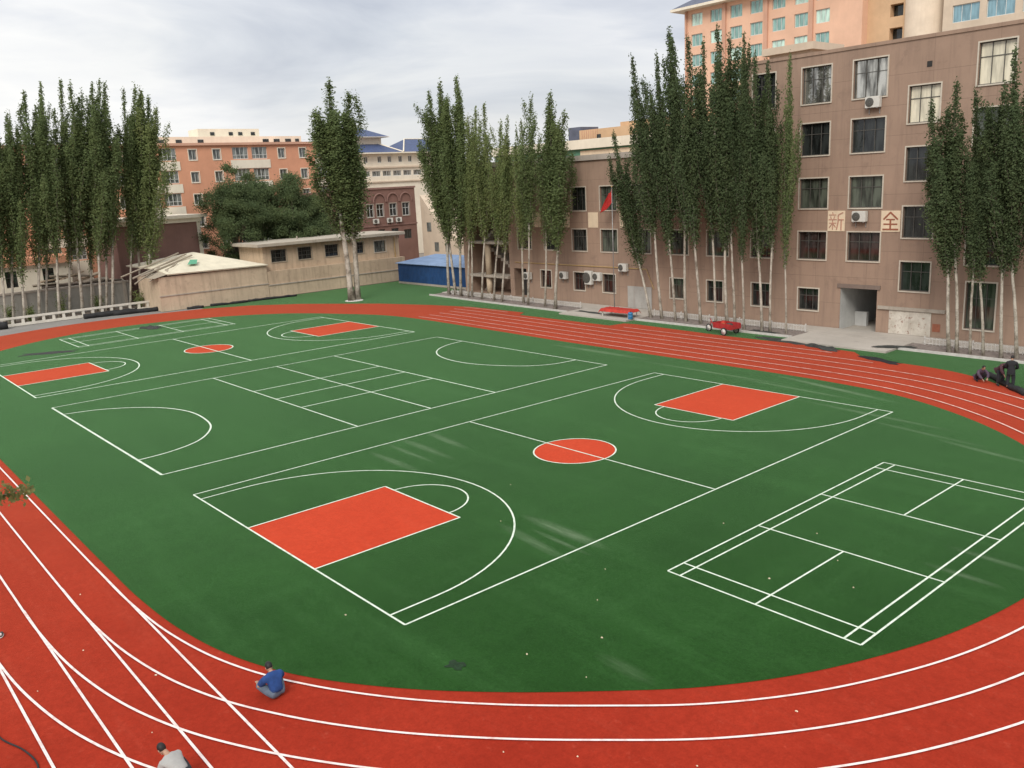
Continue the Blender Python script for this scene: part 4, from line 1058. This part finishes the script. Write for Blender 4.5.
def shrub(u, v, h, seed, label, leaf='leaf_pale', r_=.6):
    rng = np.random.default_rng(seed); o = empty('shrub', (u, v, 0)); tag(o, label, 'shrub', 'shoots along the left wall')
    st_ = MB(); C = []
    for i in range(9):
        a = rng.random()*2*PI; q = r_*(.4+.6*rng.random()); tip = np.array([math.cos(a)*q, math.sin(a)*q, h*(.6+.5*rng.random())])
        st_.tube([(0,0,0), tuple(tip*np.array([.4,.4,.5])), tuple(tip)], [.03,.02,.008], 5, False)
        for _ in range(70):
            s_ = .25+.75*rng.random(); C.append(tip*s_+rng.normal(size=3)*.16)
    put('stem', st_.mesh('stem', M['bark_dark'], True), o); put('foliage', leaves_mesh('foliage', np.array(C), .16, M[leaf], rng), o)
for i, (u, v, h, lb) in enumerate([(-66.9,6.6,2.2,'leafy shoots at the left end of the lattice wall'), (-67.2,11.6,2.4,'leafy shoots by the retaining wall at the middle of the left poplars'),
        (-67.6,15.4,2.0,'low leafy shoots behind the rolled mats'), (-66.2,8.2,1.5,'small shoots between the fourth and fifth left poplars'), (-66.0,19.2,1.8,'shoots round the trunks nearest the ruined shed')]):
    shrub(u, v, h, 70+i, lb)

# ------------------------------------------------------------------ the twig reaching in at the left edge
tw = empty('garden_tree', (15.2, -11.6, 0)); tag(tw, 'yellowing leafy branch tip reaching in from the left edge over the track', 'tree')
tr = MB(); tr.tube([(0,0,0),(.05,.1,3.5),(-.1,.2,6.3),(-.2,.3,9.0)], [.13,.11,.08,.03], 8)
rng = np.random.default_rng(8); C = []
tip = Vector((18.35-15.2, -8.83+11.6, 7.2)); mid = Vector((1.35, 1.15, 6.75))
path = [Vector((-.1,.2,6.2)), mid, Vector((2.35,2.0,6.95)), tip]
tr.tube(path, [.045,.03,.018,.006], 6, False)
for _ in range(620):
    f = rng.random()**.75*3; i = min(int(f), 2); q = path[i].lerp(path[i+1], f-i); s_ = .16*(1-.2*i)
    C.append((q.x+rng.normal()*s_*.7, q.y+rng.normal()*s_*.7, q.z+rng.normal()*s_*.85))
for _ in range(900):
    C.append((-.4+rng.normal()*.55, -.1+rng.normal()*.5, 8.0+rng.normal()*.7))
put('trunk', tr.mesh('trunk', M['bark_dark'], True), tw); put('crown', leaves_mesh('crown', np.array(C), .10, M['leaf_twig'], rng, .6), tw)

# ------------------------------------------------------------------ people
M['skin'] = plain('skin', (.36, .21, .14, 1), .6, .08, 8)
M['hair'] = plain('black_hair', (.012, .010, .009, 1), .6, .3, 20)
M['shirt_blue'] = plain('blue_shirt', (.015, .05, .175, 1), .9, .35, 5, bump=.3)
M['shirt_grey'] = plain('pale_grey_shirt', (.34, .33, .31, 1), .9, .14, 4, bump=.3)
M['jeans'] = plain('grey_blue_trousers', (.10, .13, .17, 1), .9, .25, 7)
M['trousers_dark'] = plain('dark_trousers', (.022, .023, .027, 1), .9, .25, 7)
M['jacket_black'] = plain('black_jacket', (.014, .014, .016, 1), .85, .3, 6, bump=.3)
M['jacket_maroon'] = plain('dark_maroon_jacket', (.06, .026, .034, 1), .85, .3, 6, bump=.3)
M['jacket_purple'] = plain('purple_grey_jacket', (.075, .05, .075, 1), .85, .35, 8, bump=.3)
M['shoe'] = plain('worn_shoe', (.22, .20, .18, 1), .7, .3, 10)
def skin_mesh(name, J, edges, rad, mat, root, extra=None, sub=2):
    ids = list(dict.fromkeys([a for e in edges for a in e])); ix = {k: i for i, k in enumerate(ids)}
    me = bpy.data.meshes.new('tmp'); me.from_pydata([tuple(J[k]) for k in ids], [(ix[a], ix[b]) for a, b in edges], [])
    o = bpy.data.objects.new('tmp', me); COL.objects.link(o)
    md = o.modifiers.new('skin', 'SKIN'); md.use_smooth_shade = True; md.branch_smoothing = .6
    if not me.skin_vertices:
        bm = bmesh.new(); bm.from_mesh(me); bm.verts.layers.skin.verify(); bm.to_mesh(me); bm.free()
    sv = me.skin_vertices[0].data
    for k in ids:
        r_ = rad[k] if hasattr(rad[k], '__len__') else (rad[k], rad[k])
        sv[ix[k]].radius = r_; sv[ix[k]].use_root = (k == root)
    s2 = o.modifiers.new('sub', 'SUBSURF'); s2.levels = sub; s2.render_levels = sub
    dg = bpy.context.evaluated_depsgraph_get(); dg.update()
    ev = o.evaluated_get(dg); out = bpy.data.meshes.new_from_object(ev)
    bpy.data.objects.remove(o); bpy.data.meshes.remove(me)
    if extra is not None:
        bm = bmesh.new(); bm.from_mesh(out); t2 = extra.mesh('x'); bm.from_mesh(t2); bm.to_mesh(out); bm.free()
    out.name = name; out.polygons.foreach_set('use_smooth', [True]*len(out.polygons))
    out.materials.clear(); out.materials.append(mat); return out
def person(label, loc, yaw, J, shirt, trousers, face, shoe=None, short=True, sc=1.0):
    """J: joints in metres, the figure facing +y before the turn; face: the direction it looks"""
    J = {k: Vector(v) for k, v in J.items()}
    o = empty('person', loc, yaw); tag(o, label, 'person'); o.scale = (sc, sc, sc)
    for s in 'LR':
        J['elm'+s] = J['sh'+s].lerp(J['el'+s], .5); J['wrm'+s] = J['el'+s].lerp(J['wr'+s], .45)
        J['knm'+s] = J['hip'+s].lerp(J['kn'+s], .45); J['anm'+s] = J['kn'+s].lerp(J['an'+s], .4)
    J['waist'] = J['pelvis'].lerp(J['chest'], .45)
    rad = dict(pelvis=(.135,.10), waist=(.12,.085), chest=(.13,.09), neck=(.055,.058), head0=(.058,.062))
    for s in 'LR': rad.update({'sh'+s: .055, 'elm'+s: .047, 'el'+s: .04, 'wrm'+s: .04, 'wr'+s: .027, 'hip'+s: .095, 'knm'+s: .078, 'kn'+s: .058, 'anm'+s: .056, 'an'+s: .038, 'toe'+s: .034})
    F = Vector(face).normalized(); hd = J['head']; J['head0'] = J['neck'].lerp(hd, .45)
    # head frame: up along the neck, looking along F
    up = (hd-J['neck']).normalized(); side = F.cross(up)
    side = side.normalized() if side.length > .1 else Vector((1,0,0)); upv = side.cross(F).normalized()
    Mh = Matrix((side, F, upv)).transposed()
    ex = MB()
    ex.ball(hd, (.075, .095, .118), 16, 12, Mh)
    at = lambda x, y, z: hd+Mh @ Vector((x, y, z))
    ex.ball(at(0, .098, -.012), (.013, .02, .022), 8, 6, Mh); ex.ball(at(0, .085, -.058), (.026, .012, .009), 8, 6, Mh); ex.ball(at(0, .075, -.092), (.03, .022, .02), 8, 6, Mh)
    for sx in (-1, 1): ex.ball(at(sx*.078, -.005, -.012), (.012, .02, .03), 8, 6, Mh); ex.ball(at(sx*.03, .085, .012), (.014, .008, .008), 8, 6, Mh)
    # hands: palm and five fingers, slightly curled
    for s in 'LR':
        w_, e_ = J['wr'+s], J['el'+s]; d = (w_-e_).normalized(); n_ = d.cross(Vector((0,0,1)))
        n_ = n_.normalized() if n_.length > .1 else Vector((1,0,0)); dn = d.cross(n_).normalized()
        if dn.z > 0: dn = -dn
        Mp = Matrix((n_, d, dn)).transposed()
        pc = w_+d*.05; ex.ball(pc, (.042, .055, .018), 10, 8, Mp)
        for i, (off, L) in enumerate(((-.031,.062), (-.010,.075), (.011,.07), (.031,.054))):
            a = w_+d*.085+n_*off; b_ = a+d*L*.5+dn*.01; c_ = b_+d*L*.35+dn*L*.45
            ex.tube([a-d*.02, a, b_, c_], [.0095,.0095,.0085,.006], 6)
        sd_ = 1 if s == 'L' else -1
        a = w_+d*.03+n_*sd_*.035; ex.tube([a-n_*sd_*.02, a+n_*sd_*.018+d*.02, a+n_*sd_*.022+d*.05+dn*.012], [.012,.011,.008], 6)
    E_ = [('pelvis','waist'), ('waist','chest'), ('chest','neck'), ('neck','head0')]
    for s in 'LR': E_ += [('chest','sh'+s), ('sh'+s,'elm'+s), ('elm'+s,'el'+s), ('el'+s,'wrm'+s), ('wrm'+s,'wr'+s), ('pelvis','hip'+s), ('hip'+s,'knm'+s), ('knm'+s,'kn'+s), ('kn'+s,'anm'+s), ('anm'+s,'an'+s), ('an'+s,'toe'+s)]
    put('body', skin_mesh('body', J, E_, rad, M['skin'], 'pelvis', ex), o)
    r2 = {k: tuple(x*1.25+.03 for x in (v if hasattr(v, '__len__') else (v, v))) for k, v in rad.items()}
    J['hemc'] = J['pelvis']+(J['pelvis']-J['waist'])*.55; r2['hemc'] = (.20,.155)
    Es = ([] if short else [('hemc','pelvis')])+[('pelvis','waist'), ('waist','chest'), ('chest','nk')]; J['nk'] = J['chest'].lerp(J['neck'], .95); r2['nk'] = (.085,.085); r2['pelvis'] = (.20,.155)
    for s in 'LR':
        Es += [('chest','sh'+s), ('sh'+s,'elm'+s)]
        J['cuff'+s] = J['elm'+s].lerp(J['el'+s], .7) if short else J['wrm'+s].lerp(J['wr'+s], .85); r2['cuff'+s] = .078 if short else .055
        Es += [('elm'+s,'cuff'+s)] if short else [('elm'+s,'el'+s), ('el'+s,'wrm'+s), ('wrm'+s,'cuff'+s)]
    put('shirt' if short else 'jacket', skin_mesh('shirt', J, Es, r2, shirt, 'pelvis'), o)
    Et = [('low','pelvis')]; J['low'] = J['pelvis'].lerp(J['waist'], .75); r2['low'] = (.18,.14); r3 = dict(r2); r3['pelvis'] = (.19,.15)
    for s in 'LR':
        J['hem'+s] = J['anm'+s].lerp(J['an'+s], .8); r3['hem'+s] = .068; r3['knm'+s] = .112; r3['kn'+s] = .092; r3['anm'+s] = .084; r3['hip'+s] = .135
        Et += [('pelvis','hip'+s), ('hip'+s,'knm'+s), ('knm'+s,'kn'+s), ('kn'+s,'anm'+s), ('anm'+s,'hem'+s)]
    put('trousers', skin_mesh('trousers', J, Et, r3, trousers, 'pelvis'), o)
    hr = MB(); hr.ball(at(0, -.016, .022), (.084, .094, .108), 18, 12, Mh)
    put('hair', hr.mesh('hair', M['hair'], True), o)
    for s in 'LR':
        d = (J['toe'+s]-J['an'+s]).normalized(); n_ = d.cross(Vector((0,0,1)))
        n_ = n_.normalized() if n_.length > .1 else Vector((1,0,0)); q = n_.cross(d); Mp = Matrix((n_, d, q)).transposed()
        sh = MB(); sh.ball(J['an'+s].lerp(J['toe'+s], .55), (.05, .135, .05), 12, 8, Mp); put('shoe', sh.mesh('shoe', shoe or M['trousers_dark'], True), o)
    return o
def yaw_to(dx, dy): return math.atan2(-dx, dy)
# seated cross-legged on the track, bent over his work
person('person in blue short-sleeved shirt sitting hunched on the red track', (15.80, -4.12, -.012), yaw_to(-.99, -.06),
  dict(pelvis=(0,0,.13), chest=(0,.14,.47), neck=(.01,.24,.585), head=(.02,.33,.655), shL=(-.19,.16,.52), shR=(.19,.16,.52), elL=(-.30,.30,.30), elR=(.30,.30,.30), wrL=(-.20,.56,.26), wrR=(.20,.58,.22),
    hipL=(-.10,.02,.12), hipR=(.10,.02,.12), knL=(-.27,.36,.33), knR=(.25,.38,.30), anL=(-.10,.42,.08), anR=(.10,.46,.08), toeL=(-.08,.60,.045), toeR=(.14,.63,.045)), M['shirt_blue'], M['jeans'], (.05,.75,-.66), M['shoe'], True, 1.04)
# squatting and bent forward, cut by the lower edge
person('person in pale grey shirt with black hair crouching at the bottom edge on the track', (17.42, -6.95, -.012), yaw_to(-.90, -.30),
  dict(pelvis=(0,-.05,.36), chest=(0,.30,.60), neck=(0,.46,.70), head=(0,.58,.74), shL=(-.19,.34,.60), shR=(.19,.34,.60), elL=(-.24,.42,.34), elR=(.24,.42,.34), wrL=(-.10,.56,.13), wrR=(.14,.58,.13),
    hipL=(-.10,-.03,.35), hipR=(.10,-.03,.35), knL=(-.20,.33,.46), knR=(.20,.33,.46), anL=(-.16,.02,.09), anR=(.16,.02,.09), toeL=(-.18,.18,.045), toeR=(.18,.18,.045)), M['shirt_grey'], M['trousers_dark'], (0,.75,-.66))
# the three at the right edge
person('person in black jacket standing with back turned at the right edge of the track', (17.35, 35.75, -.012), yaw_to(-.3, .95),
  dict(pelvis=(0,0,.93), chest=(0,.06,1.30), neck=(0,.14,1.46), head=(0,.22,1.57), shL=(-.20,.06,1.37), shR=(.20,.06,1.37), elL=(-.27,.12,1.10), elR=(.27,.12,1.10), wrL=(-.20,.32,1.0), wrR=(.20,.32,1.0),
    hipL=(-.10,0,.90), hipR=(.10,0,.90), knL=(-.12,.04,.49), knR=(.12,.02,.49), anL=(-.13,-.02,.09), anR=(.13,-.02,.09), toeL=(-.15,.14,.05), toeR=(.15,.14,.05)), M['jacket_black'], M['trousers_dark'], (0,.85,-.5), None, False)
person('person in dark maroon jacket bending forward beside the one in black', (16.75, 36.1, -.012), yaw_to(.75, -.5),
  dict(pelvis=(0,-.1,.88), chest=(0,.2,1.14), neck=(0,.34,1.24), head=(0,.46,1.26), shL=(-.20,.24,1.16), shR=(.20,.24,1.16), elL=(-.24,.34,.90), elR=(.24,.34,.90), wrL=(-.16,.46,.68), wrR=(.16,.46,.68),
    hipL=(-.10,-.08,.86), hipR=(.10,-.08,.86), knL=(-.13,.02,.47), knR=(.13,.06,.47), anL=(-.14,-.10,.09), anR=(.14,-.06,.09), toeL=(-.16,.06,.05), toeR=(.16,.10,.05)), M['jacket_maroon'], M['trousers_dark'], (0,.6,-.8), None, False)
person('person in purple-grey jacket squatting at the end of the dark rolled mat', (15.55, 36.55, -.012), yaw_to(.75, -.65),
  dict(pelvis=(0,-.12,.27), chest=(0,.14,.56), neck=(0,.26,.70), head=(0,.35,.80), shL=(-.19,.17,.60), shR=(.19,.17,.60), elL=(-.26,.36,.42), elR=(.26,.36,.42), wrL=(-.12,.55,.25), wrR=(.14,.56,.22),
    hipL=(-.10,-.1,.26), hipR=(.10,-.1,.26), knL=(-.22,.26,.46), knR=(.22,.26,.46), anL=(-.17,-.02,.09), anR=(.17,-.02,.09), toeL=(-.19,.14,.045), toeR=(.19,.14,.045)), M['jacket_purple'], M['trousers_dark'], (0,.8,-.6), None, False)
# ------------------------------------------------------------------ loose things on and round the track
# red cargo tricycle
ct = empty('cargo_tricycle', (-4.35, 40.95, -.024), R(-8)); tag(ct, 'red three-wheeled cargo cart with white-hubbed wheels parked at the outer edge of the track', 'cart')
b = MB()
b.box(-.15, 1.55, -.5, .5, .46, .52); b.box(-.15, 1.55, -.53, -.5, .46, .86); b.box(-.15, 1.55, .5, .53, .46, .86); b.box(-.18, -.15, -.53, .53, .46, .86); b.box(1.55, 1.58, -.53, .53, .46, .80)
b.build('cargo_box', M['redpaint'], ct, bevel=.008)
for x in (-.05, .5, 1.05, 1.5): MB().box(x-.025, x+.025, -.555, -.532, .44, .87).build('box_rib', M['redpaint'], ct)
fr_ = MB(); fr_.tube([(-.15,0,.5),(-.55,0,.46),(-.85,0,.78),(-.95,0,.98)], .035, 8).tube([(-.85,0,.78),(-1.08,0,.30)], .03, 8).tube([(-.15,.3,.42),(1.5,.3,.42)], .03, 8).tube([(-.15,-.3,.42),(1.5,-.3,.42)], .03, 8)
fr_.build('cart_frame', M['redpaint'], ct)
MB().tube([(-.80,-.34,1.02),(-.93,-.2,1.0),(-.95,0,.98),(-.93,.2,1.0),(-.80,.34,1.02)], .018, 8).build('handlebar', M['steel'], ct)
MB().box(-.62, -.30, -.13, .13, .74, .82).box(-.5, -.44, -.03, .03, .48, .74).build('saddle', M['black'], ct, bevel=.02)
def wheel(x, y, r_, par):
    wl = empty('wheel', (x, y, r_)); wl.parent = par
    Mx = Matrix.Rotation(PI/2, 4, 'X')
    MB().lathe([(r_-.07,-.045),(r_-.02,-.055),(r_,0),(r_-.02,.055),(r_-.07,.045),(r_-.07,-.045)], 24, Mx).build('tyre', M['black'], wl, True)
    MB().lathe([(.01,-.05),(.06,-.05),(.08,-.02),(r_-.072,-.03),(r_-.072,.03),(.08,.02),(.06,.05),(.01,.05)], 24, Mx).build('rim', M['ac'], wl, True)
wheel(1.0, -.64, .29, ct); wheel(1.0, .64, .29, ct); wheel(-1.1, 0, .29, ct)
MB().lathe([(.01,0),(.16,0),(.2,.22),(.01,.24)], 12, Matrix.Translation((.35,-.1,.53))).build('orange_bundle', M['ochre'], ct, True)
MB().ball((.85,.1,.66), (.32,.25,.16), 12, 8).build('grey_bundle', M['darkmat'], ct, True)
MB().ball((.15,.2,.70), (.22,.2,.2), 12, 8).build('red_bundle', M['redcloth'], ct, True)
# red-topped table with a blue drum
rt = empty('red_table', (-15.6, 42.4, .095), R(2)); tag(rt, 'long low table covered with a red tarpaulin on the pale concrete apron', 'table')
g = MB(); nx, ny = 18, 8; rg_ = np.random.default_rng(4)
hh = .62+.035*rg_.random((nx+1, ny+1))
for i in range(nx):
    for j in range(ny):
        P_ = [(-1.75+3.5*a/nx, -.75+1.5*b_/ny, hh[a, b_]-(.22 if b_ in (0, ny) else 0)-(.16 if a in (0, nx) else 0)) for a, b_ in ((i,j),(i+1,j),(i+1,j+1),(i,j+1))]
        g.quad(*P_)
tp = g.build('tarpaulin', M['redcloth'], rt); md = tp.modifiers.new('th', 'SOLIDIFY'); md.thickness = .02
for x in (-1.4, 1.4):
    for y in (-.55, .55): MB().box(x-.03, x+.03, y-.03, y+.03, 0, .58).build('leg', M['ac'], rt)
MB().box(-1.6, 1.6, -.6, .6, .56, .585).build('tabletop', M['wood'], rt)
bd = empty('blue_drum', (-13.75, 41.7, .095)); tag(bd, 'small blue plastic drum standing at the right end of the red-topped table', 'drum')
MB().lathe([(.01,0),(.19,0),(.21,.04),(.20,.2),(.215,.22),(.20,.24),(.20,.42),(.215,.44),(.2,.5),(.17,.56),(.01,.57)], 20).build('drum_body', plain('blue_plastic', (.04,.18,.36,1), .45, .15, 3), bd, True)
MB().lathe([(.01,.57),(.06,.57),(.06,.61),(.01,.61)], 12).build('drum_cap', M['black'], bd, True)
# flag
fp = empty('flag_pole', (-18.7, 45.15, .11)); tag(fp, 'thin grey flag pole before the three-storey wing', 'flag pole')
MB().tube([(0,0,0),(0,0,10.6)], [.05,.03], 10).build('pole', M['steel'], fp, True); MB().ball((0,0,10.66), .07).build('finial', M['ochre'], fp, True); MB().box(-.2,.2,-.2,.2,0,.12).build('pole_base', M['concrete'], fp)
g = MB(); n1_, n2_ = 14, 10
def fpt(i, j):
    s_ = i/n1_; t_ = j/n2_
    x = -1.35*s_*(.35+.65*(t_))*1.0; z = 10.45-1.15*t_-1.05*s_*(.55+.45*t_)-.1*math.sin(s_*5)
    return (x, .13*math.sin(s_*9+t_*3)*s_, z)
for i in range(n1_):
    for j in range(n2_): g.quad(fpt(i,j), fpt(i,j+1), fpt(i+1,j+1), fpt(i+1,j))
fl_ = g.build('red_flag', plain('red_flag', (.50,.03,.025,1), .8, .12, 2), None, True, loc=(-18.74, 45.15, .11)); tag(fl_, 'plain red flag drooping from the grey pole', 'flag')
md = fl_.modifiers.new('th', 'SOLIDIFY'); md.thickness = .008

# dark rolls and crumpled tarps
def roll(u, v, L, r_, ang, label, z=0.0, mat=None):
    o = empty('rolled_mat', (u, v, z+r_*.8), R(ang)); tag(o, label, 'rolled mat', 'dark rolled mats left around the track')
    rg = np.random.default_rng(int(abs(u*7+v*13)))
    n = max(6, int(L/.4)); pts = [(-L/2+L*i/n, .05*rg.normal(), .015*rg.normal()) for i in range(n+1)]
    a = MB().tube(pts, [r_*(1+.12*rg.normal()) for _ in pts], 12); a.build('roll', mat or M['black'], o, True)
    c = MB()
    for e in (0, -1):
        p = pts[e]
        sx = -1 if e == 0 else 1
        sp_ = [(p[0]+sx*.012, p[1]+r_*(.15+.75*k/26)*math.cos(k*.72), p[2]+r_*(.15+.75*k/26)*math.sin(k*.72)) for k in range(27)]
        c.tube(sp_, .012, 4)
    c.build('coiled_end', M['darkmat'], o)
    return o
roll(-62.9, 15.2, 5.2, .30, 82, 'long black rolled mat lying before the lattice wall', -.03)
roll(-62.3, 17.6, 4.6, .26, 78, 'second black rolled mat overlapping the long one before the lattice wall', -.03)
roll(-63.6, 4.4, 2.4, .42, 80, 'thick dark rolled mat at the far left edge by the lattice wall', -.03)
roll(-59.5, 22.9, 1.7, .16, 78, 'short dark rolled mat at the foot of the ruined shed wall', -.024)
roll(-59.2, 26.6, 4.0, .15, 80, 'thin dark rolled mat along the ruined shed wall', -.024)
roll(-58.9, 31.6, 5.6, .14, 83, 'long thin dark rolled mat along the beige boundary wall', -.024)
roll(17.0, 36.2, 4.2, .16, -48, 'dark rolled mat on the track at the feet of the workers', -.012)
def tarp(u, v, a, b_, ang, hgt, seed, label, z=0.0, mat=None):
    rg = np.random.default_rng(seed); m = MB(); n = 22; k = 12
    ph = rg.random(8)*6.28; fr = 2+5*rg.random(8)
    def P_(i, j):
        x = -1+2*i/n; y = -1+2*j/k
        e = max(0, 1-max(abs(x), abs(y))**3)
        wv = sum(math.sin(fr[q]*x+ph[q]+fr[(q+3) % 8]*y) for q in range(5))/5
        return (a*x*(1+.14*math.sin(4*y+ph[5])), b_*y*(1+.2*math.sin(5*x+ph[6])), .012+hgt*e*max(.05, .45+.55*wv))
    for i in range(n):
        for j in range(k): m.quad(P_(i,j), P_(i+1,j), P_(i+1,j+1), P_(i,j+1))
    o = m.build('crumpled_tarp', mat or M['darkmat'], None, True, loc=(u, v, z), rot=(0, 0, R(ang)))
    md = o.modifiers.new('th', 'SOLIDIFY'); md.thickness = .008
    return tag(o, label, 'tarp', 'dark tarps and mats left on the ground')
tarp(-49.3, 14.7, 1.1, .55, 15, .42, 1, 'crumpled dark tarp on the faint badminton court by the far left bend')
tarp(-43.4, 4.6, 1.9, .55, 60, .05, 2, 'flat dark mat on the far left three-point line')
tarp(9.0, 38.45, 1.45, .27, -18, .22, 3, 'black crumpled tarp lying on the outer lanes before the tunnel', -.012, M['black'])
tarp(4.4, 39.95, 1.4, .36, -20, .30, 4, 'dark wrinkled tarp at the track edge just left of the tunnel apron', -.012)
tarp(.9, 40.75, 2.0, .45, -8, .12, 5, 'grey flattened mat by the kerb left of the tunnel apron', -.012)
tarp(-1.7, 42.6, 1.1, .3, -5, .1, 6, 'small dark mat on the tree bed right of the red cart', .06)
tarp(-19.3, 42.6, 1.5, .28, -4, .1, 7, 'strip of dark rags on the concrete apron left of the red-topped table', .095)
tarp(8.2, 42.1, 1.2, .3, 30, .1, 8, 'ragged mat lying where the tunnel apron meets the tree bed', .13)
tarp(17.72, -.28, .22, .16, 20, .07, 9, 'small dark green clump lying on the near turf', .0, plain('dark_green_clump', (.012,.035,.012,1), .95, .4, 9))
# shoe-like object and cable at the left edge
sh_ = empty('shoe', (7.32, -8.36, -.012), R(70)); tag(sh_, 'grey and white shoe lying on the red track at the left edge', 'shoe')
s_ = MB().ball((0,0,.06), (.06,.15,.055), 14, 10); s_.build('upper', M['darkmat'], sh_, True)
MB().ball((0,0,.022), (.066,.16,.022), 14, 8).build('sole', M['ac'], sh_, True); MB().ball((0,-.10,.10), (.05,.05,.05), 10, 8).build('cuff', M['ac'], sh_, True)
cb = MB().tube(catmull([(11.6,-9.5,.004),(12.77,-9.38,.004),(13.6,-9.1,.004),(14.4,-9.0,.004),(15.6,-9.3,.004)], 6, False), .02, 6).build('cable', M['black'], None, True)
tag(cb, 'thin dark cable lying on the track in the bottom left corner', 'cable')
# scraps of litter
rl = random.Random(12)
SC = [(18.6,1.3),(17.9,4.6),(19.4,3.2),(20.4,1.6),(14.2,2.6),(11.4,6.5),(20.6,9.0),(21.4,11.4),(19.9,12.8),(22.6,10.1),(16.7,6.2),(8.8,9.2),(17.2,11.5),(13.4,-.9)]
def scrap(u, v, z, label, group):
    m = MB(); n = 7; a0 = rl.random()*6.3; s0 = rl.uniform(.016, .042)
    ring = [(s0*rl.uniform(.6, 1.3)*math.cos(a0+2*PI*i/n), s0*rl.uniform(.4, 1.0)*math.sin(a0+2*PI*i/n)) for i in range(n)]
    c = (0, 0, .035)
    for i in range(n): m.poly([(ring[i][0], ring[i][1], .004), (ring[(i+1) % n][0], ring[(i+1) % n][1], .004+rl.uniform(0,.02)), c])
    o = m.build('paper_scrap', M['panel'], None, loc=(u, v, z)); tag(o, label, 'litter', group)
for u, v in SC: scrap(u, v, 0, 'tiny pale scrap of litter lying on the near green turf', 'scraps of litter on the turf')
for u, v in [(22.3,-.6),(24.2,.9),(21.1,-1.6),(12.6,-5.9),(9.9,-6.9),(15.0,-6.8),(11.2,-8.3),(24.6,3.9),(9.2,-8.9),(6.2,-6.0)]: scrap(u, v, -.012, 'tiny pale scrap of litter lying on the near red track', 'scraps of litter on the track')
